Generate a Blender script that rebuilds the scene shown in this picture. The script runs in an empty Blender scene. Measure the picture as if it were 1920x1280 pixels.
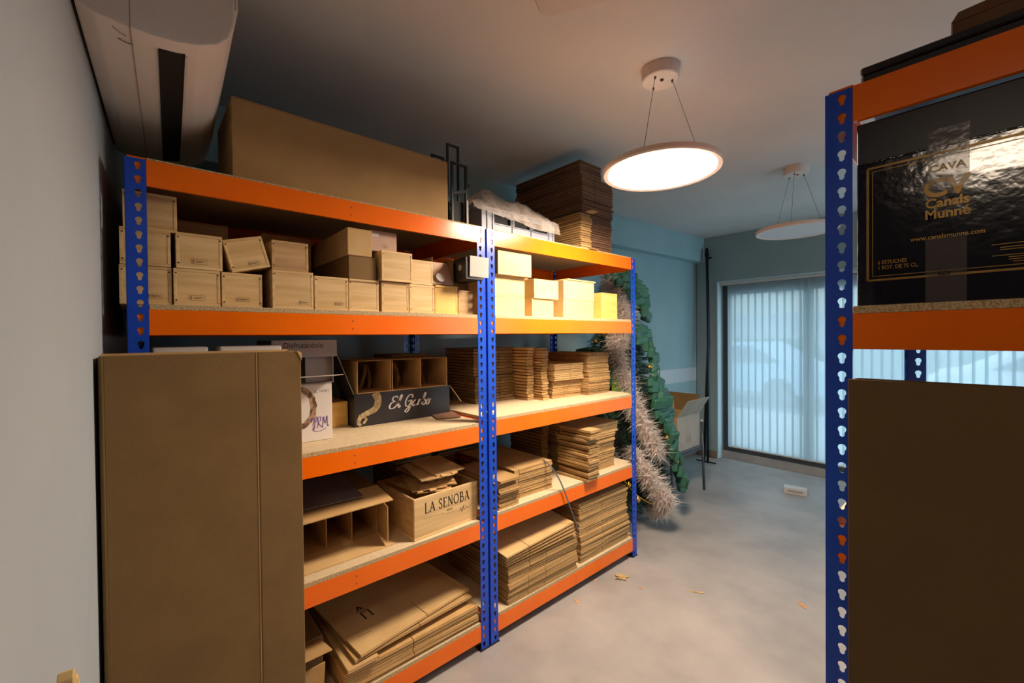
import bpy, bmesh, math, random
from mathutils import Matrix, Vector
random.seed(7)
S = bpy.context.scene
C = S.collection
R = math.radians

# ------------------------------------------------------------------ camera, world, exposure
cam_d = bpy.data.cameras.new('camera')
cam = bpy.data.objects.new('camera', cam_d); C.objects.link(cam)
cam_d.sensor_width = 36; cam_d.sensor_fit = 'HORIZONTAL'
cam_d.lens = 36 * 797.46 / 1920
cam_d.clip_start = 0.02; cam_d.clip_end = 200
def cam_axes(yaw, pitch, roll):
    y, p, r = R(yaw), R(pitch), R(roll)
    f = Vector((-math.sin(y) * math.cos(p), math.cos(y) * math.cos(p), math.sin(p)))
    rt = Vector((math.cos(y), math.sin(y), 0)); up = rt.cross(f)
    return rt * math.cos(r) + up * math.sin(r), up * math.cos(r) - rt * math.sin(r), -f
ax = cam_axes(48.7164, -0.6641, -0.5562)
M = Matrix((ax[0], ax[1], ax[2])).transposed().to_4x4()
M.translation = (0, 0, 1.4847)
cam.matrix_world = M
S.camera = cam
W = bpy.data.worlds.new('world'); S.world = W; W.use_nodes = True
bg = W.node_tree.nodes['Background']
bg.inputs[0].default_value = (0.62, 0.83, 1.0, 1); bg.inputs[1].default_value = 4.7
S.view_settings.view_transform = 'Standard'; S.view_settings.look = 'None'
S.view_settings.gamma = 1.0; S.view_settings.use_curve_mapping = False
S.view_settings.exposure = 0.0
S.cycles.adaptive_threshold = 0.02; S.cycles.max_bounces = 6; S.cycles.diffuse_bounces = 5; S.cycles.glossy_bounces = 3; S.cycles.transparent_max_bounces = 10
LAMP_E = 125.0

# ------------------------------------------------------------------ materials
def lin(c):
    c = c / 255.0
    return c / 12.92 if c <= 0.04045 else ((c + 0.055) / 1.055) ** 2.4
def rgb(r, g, b): return (lin(r), lin(g), lin(b), 1)
MATS = {}
def newmat(name):
    m = bpy.data.materials.new(name); m.use_nodes = True
    nt = m.node_tree; nt.nodes.clear()
    out = nt.nodes.new('ShaderNodeOutputMaterial')
    MATS[name] = m
    return m, nt, out
def nd(nt, t, **k):
    n = nt.nodes.new('ShaderNode' + t)
    for a, v in k.items():
        if a in n.inputs.keys(): n.inputs[a].default_value = v
        else: setattr(n, a, v)
    return n
def pmat(name, col, rough=0.6, col2=None, scale=20, stretch=(1, 1, 1), kind='noise', bump=0.0, bscale=None,
         metal=0.0, spec=0.5, var=0.0, lo=0.35, hi=0.65, coat=0.0, detail=4.0, dist=0.0):
    m, nt, out = newmat(name)
    b = nd(nt, 'BsdfPrincipled', Roughness=rough, Metallic=metal)
    b.inputs['Specular IOR Level'].default_value = spec
    b.inputs['Coat Weight'].default_value = coat
    nt.links.new(b.outputs[0], out.inputs[0])
    tc = nd(nt, 'TexCoord'); mp = nd(nt, 'Mapping'); mp.inputs['Scale'].default_value = stretch
    oi = nd(nt, 'ObjectInfo')
    add = nd(nt, 'VectorMath', operation='ADD')
    sc = nd(nt, 'VectorMath', operation='SCALE'); sc.inputs[0].default_value = (7.3, 3.1, 5.7)
    nt.links.new(oi.outputs['Random'], sc.inputs['Scale'])
    nt.links.new(tc.outputs['Object'], add.inputs[0]); nt.links.new(sc.outputs[0], add.inputs[1])
    nt.links.new(add.outputs[0], mp.inputs[0])
    if kind == 'wave':
        t = nd(nt, 'TexWave', wave_type='BANDS', bands_direction='Z'); t.inputs['Scale'].default_value = scale
        t.inputs['Distortion'].default_value = dist; t.inputs['Detail'].default_value = 2.0; t.inputs['Detail Scale'].default_value = 1.2
        fac = t.outputs['Fac']
    elif kind == 'voronoi':
        t = nd(nt, 'TexVoronoi'); t.inputs['Scale'].default_value = scale
        fac = t.outputs['Color']
    else:
        t = nd(nt, 'TexNoise'); t.inputs['Scale'].default_value = scale; t.inputs['Detail'].default_value = detail
        fac = t.outputs['Fac']
    nt.links.new(mp.outputs[0], t.inputs['Vector'])
    if col2 is not None:
        cr = nd(nt, 'ValToRGB'); cr.color_ramp.elements[0].position = lo; cr.color_ramp.elements[1].position = hi
        cr.color_ramp.elements[0].color = col; cr.color_ramp.elements[1].color = col2
        nt.links.new(fac, cr.inputs[0]); cout = cr.outputs[0]
    else:
        cv = nd(nt, 'RGB'); cv.outputs[0].default_value = col; cout = cv.outputs[0]
    if var > 0:
        mr = nd(nt, 'MapRange'); mr.inputs['To Min'].default_value = 1 - var; mr.inputs['To Max'].default_value = 1 + var * 0.5
        nt.links.new(oi.outputs['Random'], mr.inputs['Value'])
        hs = nd(nt, 'HueSaturation'); nt.links.new(mr.outputs[0], hs.inputs['Value']); nt.links.new(cout, hs.inputs['Color'])
        cout = hs.outputs[0]
    nt.links.new(cout, b.inputs['Base Color'])
    if bump > 0:
        t2 = nd(nt, 'TexNoise'); t2.inputs['Scale'].default_value = bscale or scale; t2.inputs['Detail'].default_value = 3
        nt.links.new(mp.outputs[0], t2.inputs['Vector'])
        bp = nd(nt, 'Bump'); bp.inputs['Strength'].default_value = bump; bp.inputs['Distance'].default_value = 0.01
        nt.links.new(t2.outputs['Fac'], bp.inputs['Height']); nt.links.new(bp.outputs[0], b.inputs['Normal'])
    return m
pmat('wall_white_cool', rgb(174, 184, 189), 0.85, rgb(169, 179, 185), 3, bump=0.04, bscale=120)  # bluish tint puts the cool light on the left wall into its colour
pmat('wall_teal', rgb(158, 188, 192), 0.85, rgb(152, 182, 187), 3, bump=0.04, bscale=120)
pmat('wall_grey', rgb(150, 165, 164), 0.85, rgb(144, 160, 160), 3, bump=0.04, bscale=120)
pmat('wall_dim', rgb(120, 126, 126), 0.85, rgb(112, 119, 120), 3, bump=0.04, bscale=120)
pmat('stripe', rgb(205, 212, 215), 0.7, rgb(198, 206, 210), 4)
pmat('ceiling', rgb(212, 208, 204), 0.9, rgb(204, 201, 198), 2, bump=0.03, bscale=80)
pmat('ceil_panel', rgb(205, 195, 188), 0.8, rgb(198, 190, 184), 3)
pmat('panel_edge', rgb(168, 148, 130), 0.8, rgb(140, 118, 100), 9)
pmat('floor', rgb(178, 172, 166), 0.42, rgb(146, 142, 139), 3.2, lo=0.28, hi=0.72, bump=0.03, bscale=14, detail=8)
pmat('baseboard', rgb(140, 118, 105), 0.6, rgb(128, 108, 96), 12)
pmat('orange', rgb(252, 118, 5), 0.22, rgb(247, 112, 4), 6, spec=0.5, bump=0.015, bscale=60)
pmat('blue', rgb(20, 74, 200), 0.3, rgb(17, 68, 188), 6, bump=0.01, bscale=60)
pmat('rivet', rgb(190, 80, 30), 0.4, rgb(170, 70, 25), 30)
pmat('foot', rgb(18, 18, 22), 0.6, rgb(24, 24, 28), 30)
pmat('particle', rgb(205, 182, 140), 0.8, rgb(160, 132, 92), 260, lo=0.42, hi=0.62, bump=0.1, bscale=300, detail=2)
pmat('board_top', rgb(214, 194, 158), 0.75, rgb(203, 182, 146), 60, bump=0.03, bscale=200)
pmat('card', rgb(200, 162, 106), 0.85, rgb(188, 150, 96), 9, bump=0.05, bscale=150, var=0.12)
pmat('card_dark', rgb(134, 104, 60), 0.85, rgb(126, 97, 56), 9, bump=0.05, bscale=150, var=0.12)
pmat('card_brown', rgb(126, 92, 66), 0.85, rgb(112, 80, 58), 9, bump=0.05, bscale=150, var=0.15)
pmat('card_panel', rgb(104, 80, 48), 0.9, rgb(98, 75, 45), 6, bump=0.04, bscale=150)
pmat('card_mid', rgb(172, 136, 86), 0.85, rgb(162, 127, 79), 6, bump=0.05, bscale=150)
pmat('card_pale', rgb(214, 178, 122), 0.85, rgb(202, 165, 110), 9, bump=0.05, bscale=150, var=0.12)
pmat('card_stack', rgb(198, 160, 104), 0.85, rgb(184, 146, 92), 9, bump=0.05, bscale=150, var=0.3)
pmat('card_stack_shaded', rgb(134, 104, 60), 0.85, rgb(126, 97, 56), 9, bump=0.05, bscale=150, var=0.3)  # darker copy of the stack card, shade put into the colour
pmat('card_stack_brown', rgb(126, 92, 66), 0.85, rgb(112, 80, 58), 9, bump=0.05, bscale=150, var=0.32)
pmat('card_grey', rgb(176, 165, 150), 0.85, rgb(168, 156, 140), 9, bump=0.05, bscale=150)
pmat('card_edge', rgb(172, 132, 84), 0.9, rgb(120, 86, 50), 380, stretch=(1, 1, 0.2), lo=0.4, hi=0.6)
pmat('wood', rgb(208, 170, 112), 0.6, rgb(228, 194, 138), 22, stretch=(1, 0.16, 2.2), lo=0.3, hi=0.62, var=0.14, bump=0.03, bscale=60, detail=3)
pmat('wood_yellow', rgb(222, 174, 88), 0.55, rgb(236, 192, 104), 18, stretch=(1, 0.2, 2.0), lo=0.3, hi=0.62, var=0.06)
pmat('wood_pale', rgb(212, 180, 120), 0.6, rgb(224, 194, 134), 14, stretch=(1, 0.2, 1.6), lo=0.3, hi=0.62, var=0.05)
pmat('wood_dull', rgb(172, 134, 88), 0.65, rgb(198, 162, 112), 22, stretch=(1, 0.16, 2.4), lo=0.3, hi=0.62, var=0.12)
pmat('endgrain', rgb(206, 168, 110), 0.7, rgb(180, 142, 90), 60, stretch=(1, 1, 0.3))
pmat('nail', rgb(70, 56, 44), 0.5, rgb(60, 48, 38), 50)
pmat('ink', rgb(96, 72, 46), 0.8, rgb(88, 66, 42), 50)
pmat('ink_dark', rgb(48, 36, 24), 0.8, rgb(42, 32, 22), 50)
pmat('ink_black', rgb(20, 17, 15), 0.8, rgb(26, 22, 18), 50)
pmat('ink_white', rgb(222, 216, 208), 0.6, rgb(210, 204, 196), 50)
pmat('ink_purple', rgb(120, 92, 160), 0.6, rgb(108, 82, 150), 50)
pmat('ink_gold', rgb(150, 114, 48), 0.35, rgb(136, 102, 40), 40, metal=0.4)
pmat('ink_grey', rgb(120, 112, 108), 0.7, rgb(110, 104, 100), 40)
pmat('ring_tan', rgb(176, 140, 104), 0.6, rgb(86, 62, 44), 60, lo=0.4, hi=0.6)
pmat('white_carton', rgb(224, 216, 208), 0.5, rgb(216, 208, 200), 5, bump=0.02, bscale=60)
pmat('grey_carton', rgb(176, 168, 160), 0.6, rgb(164, 158, 152), 5)
pmat('lavender_board', rgb(150, 148, 168), 0.7, rgb(142, 140, 160), 5)
pmat('black_carton', rgb(38, 35, 36), 0.4, rgb(32, 30, 32), 5, bump=0.02, bscale=60)
pmat('ribbon_gold', rgb(196, 176, 130), 0.45, rgb(150, 128, 84), 60, lo=0.4, hi=0.6)
pmat('paper_grey', rgb(116, 102, 104), 0.8, rgb(106, 94, 97), 8)
pmat('black_metal', rgb(34, 34, 36), 0.45, rgb(28, 28, 30), 20, metal=0.3)
pmat('grey_metal', rgb(92, 92, 98), 0.4, rgb(80, 80, 88), 20, metal=0.5)
pmat('plastic_white', rgb(214, 206, 198), 0.35, rgb(208, 200, 192), 4)
pmat('plastic_dirty', rgb(232, 222, 212), 0.4, rgb(226, 214, 202), 5, lo=0.3, hi=0.8)
pmat('black_void', rgb(6, 6, 7), 0.7, rgb(9, 9, 10), 20)
pmat('crate_grey', rgb(138, 142, 154), 0.45, rgb(131, 136, 148), 6)
pmat('navy_gloss', rgb(18, 16, 28), 0.12, rgb(22, 20, 32), 6, spec=1.0, bump=0.09, bscale=34, coat=1.0)
pmat('navy_flap', rgb(14, 15, 26), 0.4, rgb(18, 18, 30), 6, bump=0.04, bscale=30)
pmat('tape', rgb(66, 60, 62), 0.12, rgb(58, 54, 56), 8, bump=0.3, bscale=60)
pmat('tape_clear', rgb(168, 150, 128), 0.15, rgb(158, 140, 118), 8, bump=0.1, bscale=60)
pmat('strap', rgb(84, 86, 92), 0.35, rgb(72, 74, 80), 10)
pmat('lamp_white', rgb(226, 214, 204), 0.5, rgb(220, 208, 198), 6)
pmat('cable', rgb(120, 112, 106), 0.4, rgb(110, 102, 98), 30, metal=0.6)
pmat('frame_dark', rgb(58, 62, 70), 0.5, rgb(52, 56, 64), 10)
pmat('frame_bottom', rgb(70, 70, 74), 0.6, rgb(60, 60, 64), 10)
pmat('jamb', rgb(190, 212, 214), 0.8, rgb(184, 206, 208), 4)
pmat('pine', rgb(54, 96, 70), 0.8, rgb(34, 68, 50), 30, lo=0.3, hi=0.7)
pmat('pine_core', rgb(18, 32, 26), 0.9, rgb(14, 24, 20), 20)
pmat('trunk', rgb(70, 52, 38), 0.9, rgb(52, 38, 28), 20)
pmat('ribbon_green', rgb(52, 104, 84), 0.42, rgb(40, 88, 70), 12, var=0.1)
pmat('moss', rgb(128, 158, 52), 0.9, rgb(96, 128, 36), 150, lo=0.4, hi=0.6, bump=0.5, bscale=200)
pmat('gold', rgb(212, 170, 80), 0.22, rgb(200, 156, 66), 10, metal=0.9)
pmat('leaf_dry', rgb(206, 186, 130), 0.8, rgb(170, 140, 84), 60, var=0.15)
pmat('chip', rgb(206, 160, 118), 0.8, rgb(190, 140, 100), 60, var=0.2)
pmat('pink_card', rgb(196, 166, 146), 0.85, rgb(184, 154, 134), 9, var=0.1)
pmat('facade', rgb(214, 200, 180), 0.9, rgb(206, 192, 172), 2)
pmat('facade_win', rgb(110, 122, 136), 0.3, rgb(64, 78, 94), 4)
pmat('road', rgb(120, 124, 130), 0.9, rgb(108, 112, 118), 6)
pmat('pavement', rgb(176, 176, 174), 0.9, rgb(164, 164, 164), 6)
pmat('car_paint', rgb(178, 196, 220), 0.3, rgb(170, 190, 216), 4)
pmat('car_paint2', rgb(226, 228, 230), 0.3, rgb(218, 220, 224), 4)
pmat('car_glass', rgb(110, 124, 138), 0.1, rgb(40, 50, 60), 4)
pmat('tyre', rgb(26, 26, 28), 0.8, rgb(32, 32, 34), 20)
pmat('hedge', rgb(74, 100, 74), 0.9, rgb(54, 82, 58), 9)
# emissive diffuser, glass, blind cloth, film
def emat(name, col, e):
    m, nt, out = newmat(name); em = nd(nt, 'Emission', Strength=e); em.inputs[0].default_value = col
    nt.links.new(em.outputs[0], out.inputs[0]); return m
emat('lamp_on', (1.0, 0.81, 0.63, 1), LAMP_E)
emat('lamp_back', (1.0, 0.80, 0.60, 1), 15.0)
pmat('lamp_off', rgb(205, 214, 220), 0.6, rgb(200, 210, 216), 4)
m, nt, out = newmat('glass')
t = nd(nt, 'BsdfTransparent'); g = nd(nt, 'BsdfGlossy', Roughness=0.02); mx = nd(nt, 'MixShader'); mx.inputs[0].default_value = 0.06
t.inputs[0].default_value = (0.93, 0.97, 0.98, 1)
nt.links.new(t.outputs[0], mx.inputs[1]); nt.links.new(g.outputs[0], mx.inputs[2]); nt.links.new(mx.outputs[0], out.inputs[0])
m, nt, out = newmat('blind')
tr = nd(nt, 'BsdfTranslucent'); df = nd(nt, 'BsdfDiffuse'); tp = nd(nt, 'BsdfTransparent')
tr.inputs[0].default_value = rgb(214, 228, 232); df.inputs[0].default_value = rgb(176, 196, 202)
tc = nd(nt, 'TexCoord'); wv = nd(nt, 'TexWave', wave_type='BANDS', bands_direction='X'); wv.inputs['Scale'].default_value = 90
nt.links.new(tc.outputs['Object'], wv.inputs['Vector'])
mr = nd(nt, 'MapRange'); mr.inputs['To Min'].default_value = 0.12; mr.inputs['To Max'].default_value = 0.19
nt.links.new(wv.outputs['Fac'], mr.inputs['Value'])
m1 = nd(nt, 'MixShader'); m1.inputs[0].default_value = 0.42
m2 = nd(nt, 'MixShader'); nt.links.new(mr.outputs[0], m2.inputs[0])
nt.links.new(tr.outputs[0], m1.inputs[1]); nt.links.new(df.outputs[0], m1.inputs[2])
nt.links.new(m1.outputs[0], m2.inputs[1]); nt.links.new(tp.outputs[0], m2.inputs[2]); nt.links.new(m2.outputs[0], out.inputs[0])
m, nt, out = newmat('film')
tp = nd(nt, 'BsdfTransparent'); gl = nd(nt, 'BsdfPrincipled', Roughness=0.18); gl.inputs['Base Color'].default_value = rgb(205, 190, 176)
ns = nd(nt, 'TexNoise'); ns.inputs['Scale'].default_value = 22
mr = nd(nt, 'MapRange'); mr.inputs['To Min'].default_value = 0.1; mr.inputs['To Max'].default_value = 0.75
tc = nd(nt, 'TexCoord'); nt.links.new(tc.outputs['Object'], ns.inputs['Vector']); nt.links.new(ns.outputs['Fac'], mr.inputs['Value'])
mx = nd(nt, 'MixShader'); nt.links.new(mr.outputs[0], mx.inputs[0])
nt.links.new(tp.outputs[0], mx.inputs[1]); nt.links.new(gl.outputs[0], mx.inputs[2]); nt.links.new(mx.outputs[0], out.inputs[0])

m, nt, out = newmat('tape_film')
tp = nd(nt, 'BsdfTransparent'); gl = nd(nt, 'BsdfPrincipled', Roughness=0.16); gl.inputs['Base Color'].default_value = rgb(120, 112, 112)
ns = nd(nt, 'TexNoise'); ns.inputs['Scale'].default_value = 40; tc = nd(nt, 'TexCoord'); nt.links.new(tc.outputs['Object'], ns.inputs['Vector'])
bp = nd(nt, 'Bump'); bp.inputs['Strength'].default_value = 0.12; bp.inputs['Distance'].default_value = 0.01
nt.links.new(ns.outputs['Fac'], bp.inputs['Height']); nt.links.new(bp.outputs[0], gl.inputs['Normal'])
mx = nd(nt, 'MixShader'); mx.inputs[0].default_value = 0.26
nt.links.new(tp.outputs[0], mx.inputs[1]); nt.links.new(gl.outputs[0], mx.inputs[2]); nt.links.new(mx.outputs[0], out.inputs[0])
m, nt, out = newmat('feather')
tr = nd(nt, 'BsdfTranslucent'); df = nd(nt, 'BsdfDiffuse'); tr.inputs[0].default_value = rgb(250, 240, 232)
ns = nd(nt, 'TexNoise'); ns.inputs['Scale'].default_value = 30; tc = nd(nt, 'TexCoord'); nt.links.new(tc.outputs['Object'], ns.inputs['Vector'])
cr = nd(nt, 'ValToRGB'); cr.color_ramp.elements[0].color = rgb(240, 226, 214); cr.color_ramp.elements[1].color = rgb(252, 246, 240)
nt.links.new(ns.outputs['Fac'], cr.inputs[0]); nt.links.new(cr.outputs[0], df.inputs[0])
mx = nd(nt, 'MixShader'); mx.inputs[0].default_value = 0.5
nt.links.new(df.outputs[0], mx.inputs[1]); nt.links.new(tr.outputs[0], mx.inputs[2]); nt.links.new(mx.outputs[0], out.inputs[0])

# ------------------------------------------------------------------ geometry helpers
class B:
    def __init__(s): s.v = []; s.f = []
    def box(s, x0, x1, y0, y1, z0, z1, m=None):
        n = len(s.v)
        p = [(x, y, z) for z in (z0, z1) for y in (y0, y1) for x in (x0, x1)]
        if m is not None: p = [tuple(m @ Vector(q)) for q in p]
        s.v += p
        s.f += [tuple(n + i for i in q) for q in ((0, 2, 3, 1), (4, 5, 7, 6), (0, 1, 5, 4), (2, 6, 7, 3), (0, 4, 6, 2), (1, 3, 7, 5))]
        return s
    def quad(s, a, b, c, d):
        n = len(s.v); s.v += [a, b, c, d]; s.f.append((n, n + 1, n + 2, n + 3)); return s
    def slab(s, pts, t, nrm):
        # convex/any planar polygon extruded by t along nrm
        n = len(s.v); k = len(pts); nv = Vector(nrm) * t
        s.v += [tuple(p) for p in pts] + [tuple(Vector(p) + nv) for p in pts]
        s.f.append(tuple(range(n + k - 1, n - 1, -1))); s.f.append(tuple(range(n + k, n + 2 * k)))
        for i in range(k):
            j = (i + 1) % k; s.f.append((n + i, n + j, n + k + j, n + k + i))
        return s
    def tube(s, pts, r, seg=8, square=False, caps=True):
        pts = [Vector(p) for p in pts]; rings = []; k = 4 if square else seg
        for i, p in enumerate(pts):
            d = (pts[min(i + 1, len(pts) - 1)] - pts[max(i - 1, 0)]).normalized()
            up = Vector((0, 0, 1)) if abs(d.z) < 0.9 else Vector((1, 0, 0))
            a = d.cross(up).normalized(); b = d.cross(a).normalized()
            rr = r[i] if isinstance(r, (list, tuple)) else r
            n = len(s.v); rings.append(n)
            for q in range(k):
                an = 2 * math.pi * (q + (0.5 if square else 0)) / k
                s.v.append(tuple(p + (a * math.cos(an) + b * math.sin(an)) * rr * (1.414 if square else 1)))
        for i in range(len(rings) - 1):
            for q in range(k):
                w = (q + 1) % k
                s.f.append((rings[i] + q, rings[i] + w, rings[i + 1] + w, rings[i + 1] + q))
        if caps:
            s.f.append(tuple(rings[0] + q for q in range(k - 1, -1, -1))); s.f.append(tuple(rings[-1] + q for q in range(k)))
        return s
    def lathe(s, prof, seg=24, cx=0, cy=0, close=False):
        rings = []
        for r, z in prof:
            n = len(s.v); rings.append(n)
            for q in range(seg):
                a = 2 * math.pi * q / seg; s.v.append((cx + r * math.cos(a), cy + r * math.sin(a), z))
        L = list(zip(rings, rings[1:])) + ([(rings[-1], rings[0])] if close else [])
        for a, b in L:
            for q in range(seg):
                w = (q + 1) % seg; s.f.append((a + q, a + w, b + w, b + q))
        if not close:
            s.f.append(tuple(rings[0] + q for q in range(seg - 1, -1, -1))); s.f.append(tuple(rings[-1] + q for q in range(seg)))
        return s
    def ribbon(s, pts, wid, off=0.0, ax=0):
        # flat 2d stroke in the local x-y plane
        P = [Vector((p[0], p[1])) for p in pts]; n = len(s.v)
        for i, p in enumerate(P):
            d = P[min(i + 1, len(P) - 1)] - P[max(i - 1, 0)]
            if d.length < 1e-9: d = Vector((1, 0))
            d.normalize(); nn = Vector((-d.y, d.x)); w = wid(i / max(1, len(P) - 1), d) if callable(wid) else wid
            a = p + nn * w / 2; b = p - nn * w / 2
            s.v += [(a.x, a.y, off), (b.x, b.y, off)]
        for i in range(len(P) - 1):
            s.f.append((n + 2 * i, n + 2 * i + 1, n + 2 * i + 3, n + 2 * i + 2))
        return s
    def mesh(s, name, mat, smooth=False, bevel=0.0, seg=1):
        me = bpy.data.meshes.new(name); me.from_pydata(s.v, [], s.f)
        bm = bmesh.new(); bm.from_mesh(me)
        if bevel > 0:
            bmesh.ops.bevel(bm, geom=list(bm.edges), offset=bevel, segments=seg, affect='EDGES', profile=0.6)
        bmesh.ops.recalc_face_normals(bm, faces=bm.faces)
        bm.to_mesh(me); bm.free()
        if smooth: me.polygons.foreach_set('use_smooth', [True] * len(me.polygons))
        for x in (mat if isinstance(mat, (list, tuple)) else [mat]): me.materials.append(MATS[x])
        return me
def link(name, me, parent=None, loc=(0, 0, 0), rot=(0, 0, 0)):
    o = bpy.data.objects.new(name, me); C.objects.link(o)
    o.location = loc; o.rotation_euler = rot
    if parent is not None: o.parent = parent
    return o
def part(name, b, mat, parent=None, smooth=False, bevel=0.0, loc=(0, 0, 0), rot=(0, 0, 0), label=None, seg=1):
    o = link(name, b.mesh(name, mat, smooth, bevel, seg), parent, loc, rot)
    if label: o['label'] = label
    return o
def tag(o, label, cat, group=None):
    o['label'] = label; o['category'] = cat
    if group: o['group'] = group
    return o
def thing(name, label, cat, loc=(0, 0, 0), rot=(0, 0, 0), group=None):
    return tag(link(name, None, None, loc, rot), label, cat, group)
def struct(name, b, mat, parent=None, **k):
    o = part(name, b, mat, parent, **k)
    o['kind'] = 'structure'
    return o
def smoothc(pts, n=6):
    P = [Vector(p) for p in pts]; P = [P[0] * 2 - P[1]] + P + [P[-1] * 2 - P[-2]]; out = []
    for i in range(1, len(P) - 2):
        for k in range(n):
            t = k / n; a, b, c, d = P[i - 1], P[i], P[i + 1], P[i + 2]
            out.append(0.5 * ((2 * b) + (c - a) * t + (2 * a - 5 * b + 4 * c - d) * t * t + (3 * b - a - 3 * c + d) * t ** 3))
    out.append(P[-2]); return out
FACE_X = Matrix(((0, 0, 1), (1, 0, 0), (0, 1, 0))).to_euler()      # text plane facing +X, reading along +Y
FACE_NY = Matrix(((1, 0, 0), (0, 0, -1), (0, 1, 0))).to_euler()    # text plane facing -Y, reading along +X
FLAT = (0, 0, 0)
TEXTS = []
def text(body, size, loc, rot, mat, parent, name='lettering', bold=0.0, align='LEFT', label=None, sx=1.0):
    cu = bpy.data.curves.new('txt', 'FONT'); cu.body = body; cu.size = size; cu.offset = bold; cu.align_x = align; cu.resolution_u = 3
    o = bpy.data.objects.new('txt', cu); C.objects.link(o)
    TEXTS.append((o, name, loc, rot, mat, parent, sx, label))
def flush_text():
    bpy.context.view_layer.update(); dg = bpy.context.evaluated_depsgraph_get()
    for o, name, loc, rot, mat, parent, sx, label in TEXTS:
        me = bpy.data.meshes.new_from_object(o.evaluated_get(dg)); me.name = name
        me.materials.clear(); me.materials.append(MATS[mat])
        p = link(name, me, parent, loc, rot); p.scale = (sx, 1, 1)
        if label: p['label'] = label
        cu = o.data; bpy.data.objects.remove(o); bpy.data.curves.remove(cu)

# ------------------------------------------------------------------ room shell
CZ = 2.655; XB = -2.45; YW = 5.2; XR = 2.4
def wl(x): return -0.037 - 0.045 * (x - XB)          # the slightly skewed left wall
XE = -0.6                                          # where the left wall ends at the opening beside the camera
struct('floor', B().box(XB - 0.35, XR + 0.2, -3.2, 5.75, -0.1, 0.0), 'floor')
struct('ceiling', B().box(XB - 0.35, XR + 0.2, -3.2, 5.75, CZ, CZ + 0.1), 'ceiling')
struct('wall_left', B().slab([(XB - 0.32, wl(XB - 0.32), 0), (XE, wl(XE), 0), (XE, wl(XE) - 0.12, 0), (XB - 0.32, wl(XB) - 0.14, 0)], CZ, (0, 0, 1)), 'wall_white_cool')
def xw(y): return -2.46 - 0.044 * (YW - y)         # the back wall runs slightly askew to the racks
def xs_(y): return -2.355 - 0.044 * (YW - y)
def skew(f, d, y0, y1, z0, z1): return B().slab([(f(y0), y0, z0), (f(y1), y1, z0), (f(y1) + d, y1, z0), (f(y0) + d, y0, z0)], z1 - z0, (0, 0, 1))
struct('wall_back', skew(xw, -0.12, -0.2, 5.75, 0, CZ), 'wall_teal')
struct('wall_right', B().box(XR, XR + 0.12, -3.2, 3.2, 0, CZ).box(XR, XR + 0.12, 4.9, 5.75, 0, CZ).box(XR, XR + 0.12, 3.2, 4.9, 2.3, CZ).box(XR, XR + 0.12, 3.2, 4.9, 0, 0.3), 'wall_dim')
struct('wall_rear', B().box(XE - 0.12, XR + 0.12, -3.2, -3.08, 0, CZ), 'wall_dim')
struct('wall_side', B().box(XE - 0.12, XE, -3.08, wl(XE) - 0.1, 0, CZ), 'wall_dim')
WX0, WX1, WZ = -2.205, 1.7, 2.115
ww = B().box(XB, WX0, YW, 5.62, 0, CZ).box(WX1, XR, YW, 5.62, 0, CZ).box(WX0, WX1, YW, 5.62, WZ, CZ)
struct('wall_window', ww, 'wall_grey')
struct('trim_1', skew(xs_, -0.1045, 0.0, YW, 2.365, CZ), 'wall_teal', bevel=0.002)      # boxed-in beam along the back wall
struct('trim_2', skew(xw, 0.004, 2.6, YW - 0.002, 0.925, 1.085), 'stripe')       # pale painted stripe
struct('baseboard_window', B().box(-2.44, WX0, YW - 0.014, YW, 0, 0.085), 'baseboard', bevel=0.002)
struct('baseboard_back', skew(xw, 0.014, 0.02, YW - 0.016, 0, 0.085), 'baseboard', bevel=0.002)
struct('trim_3', B().slab([(WX0, YW + 0.002, 0), (WX0 - 0.0, 5.32, 0), (WX0 + 0.010, 5.32, 0), (WX0 + 0.006, YW + 0.002, 0)], WZ, (0, 0, 1)), 'jamb')   # jamb lining
struct('trim_4', B().box(WX0 + 0.016, WX1, YW + 0.002, 5.32, WZ - 0.012, WZ), 'jamb')
# rounded cover plate on the ceiling
def rrect(cx, cy, hx, hy, r, ang, n=6):
    P = []
    for sx, sy, a0 in ((1, 1, 0), (-1, 1, 90), (-1, -1, 180), (1, -1, 270)):
        for k in range(n + 1):
            a = R(a0 + 90 * k / n); x = sx * (hx - r) + r * math.cos(a); y = sy * (hy - r) + r * math.sin(a)
            P.append((cx + x * math.cos(ang) - y * math.sin(ang), cy + x * math.sin(ang) + y * math.cos(ang)))
    return P
cp = thing('ceiling_cover_plate', 'flat rounded cover plate on the ceiling at the top edge', 'cover plate', (0, 0, CZ))
a = R(29)
cx, cy = -1.085 + 0.21 * math.cos(a) + 0.19 * math.sin(a), 1.125 + 0.21 * math.sin(a) - 0.19 * math.cos(a)
part('plate', B().slab([(x, y, -0.007) for x, y in rrect(cx, cy, 0.22, 0.2, 0.04, a)], 0.006, (0, 0, 1)), 'ceil_panel', cp)
part('gasket', B().slab([(x, y, -0.004) for x, y in rrect(cx, cy, 0.223, 0.203, 0.042, a)], 0.0038, (0, 0, 1)), 'panel_edge', cp)

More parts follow.
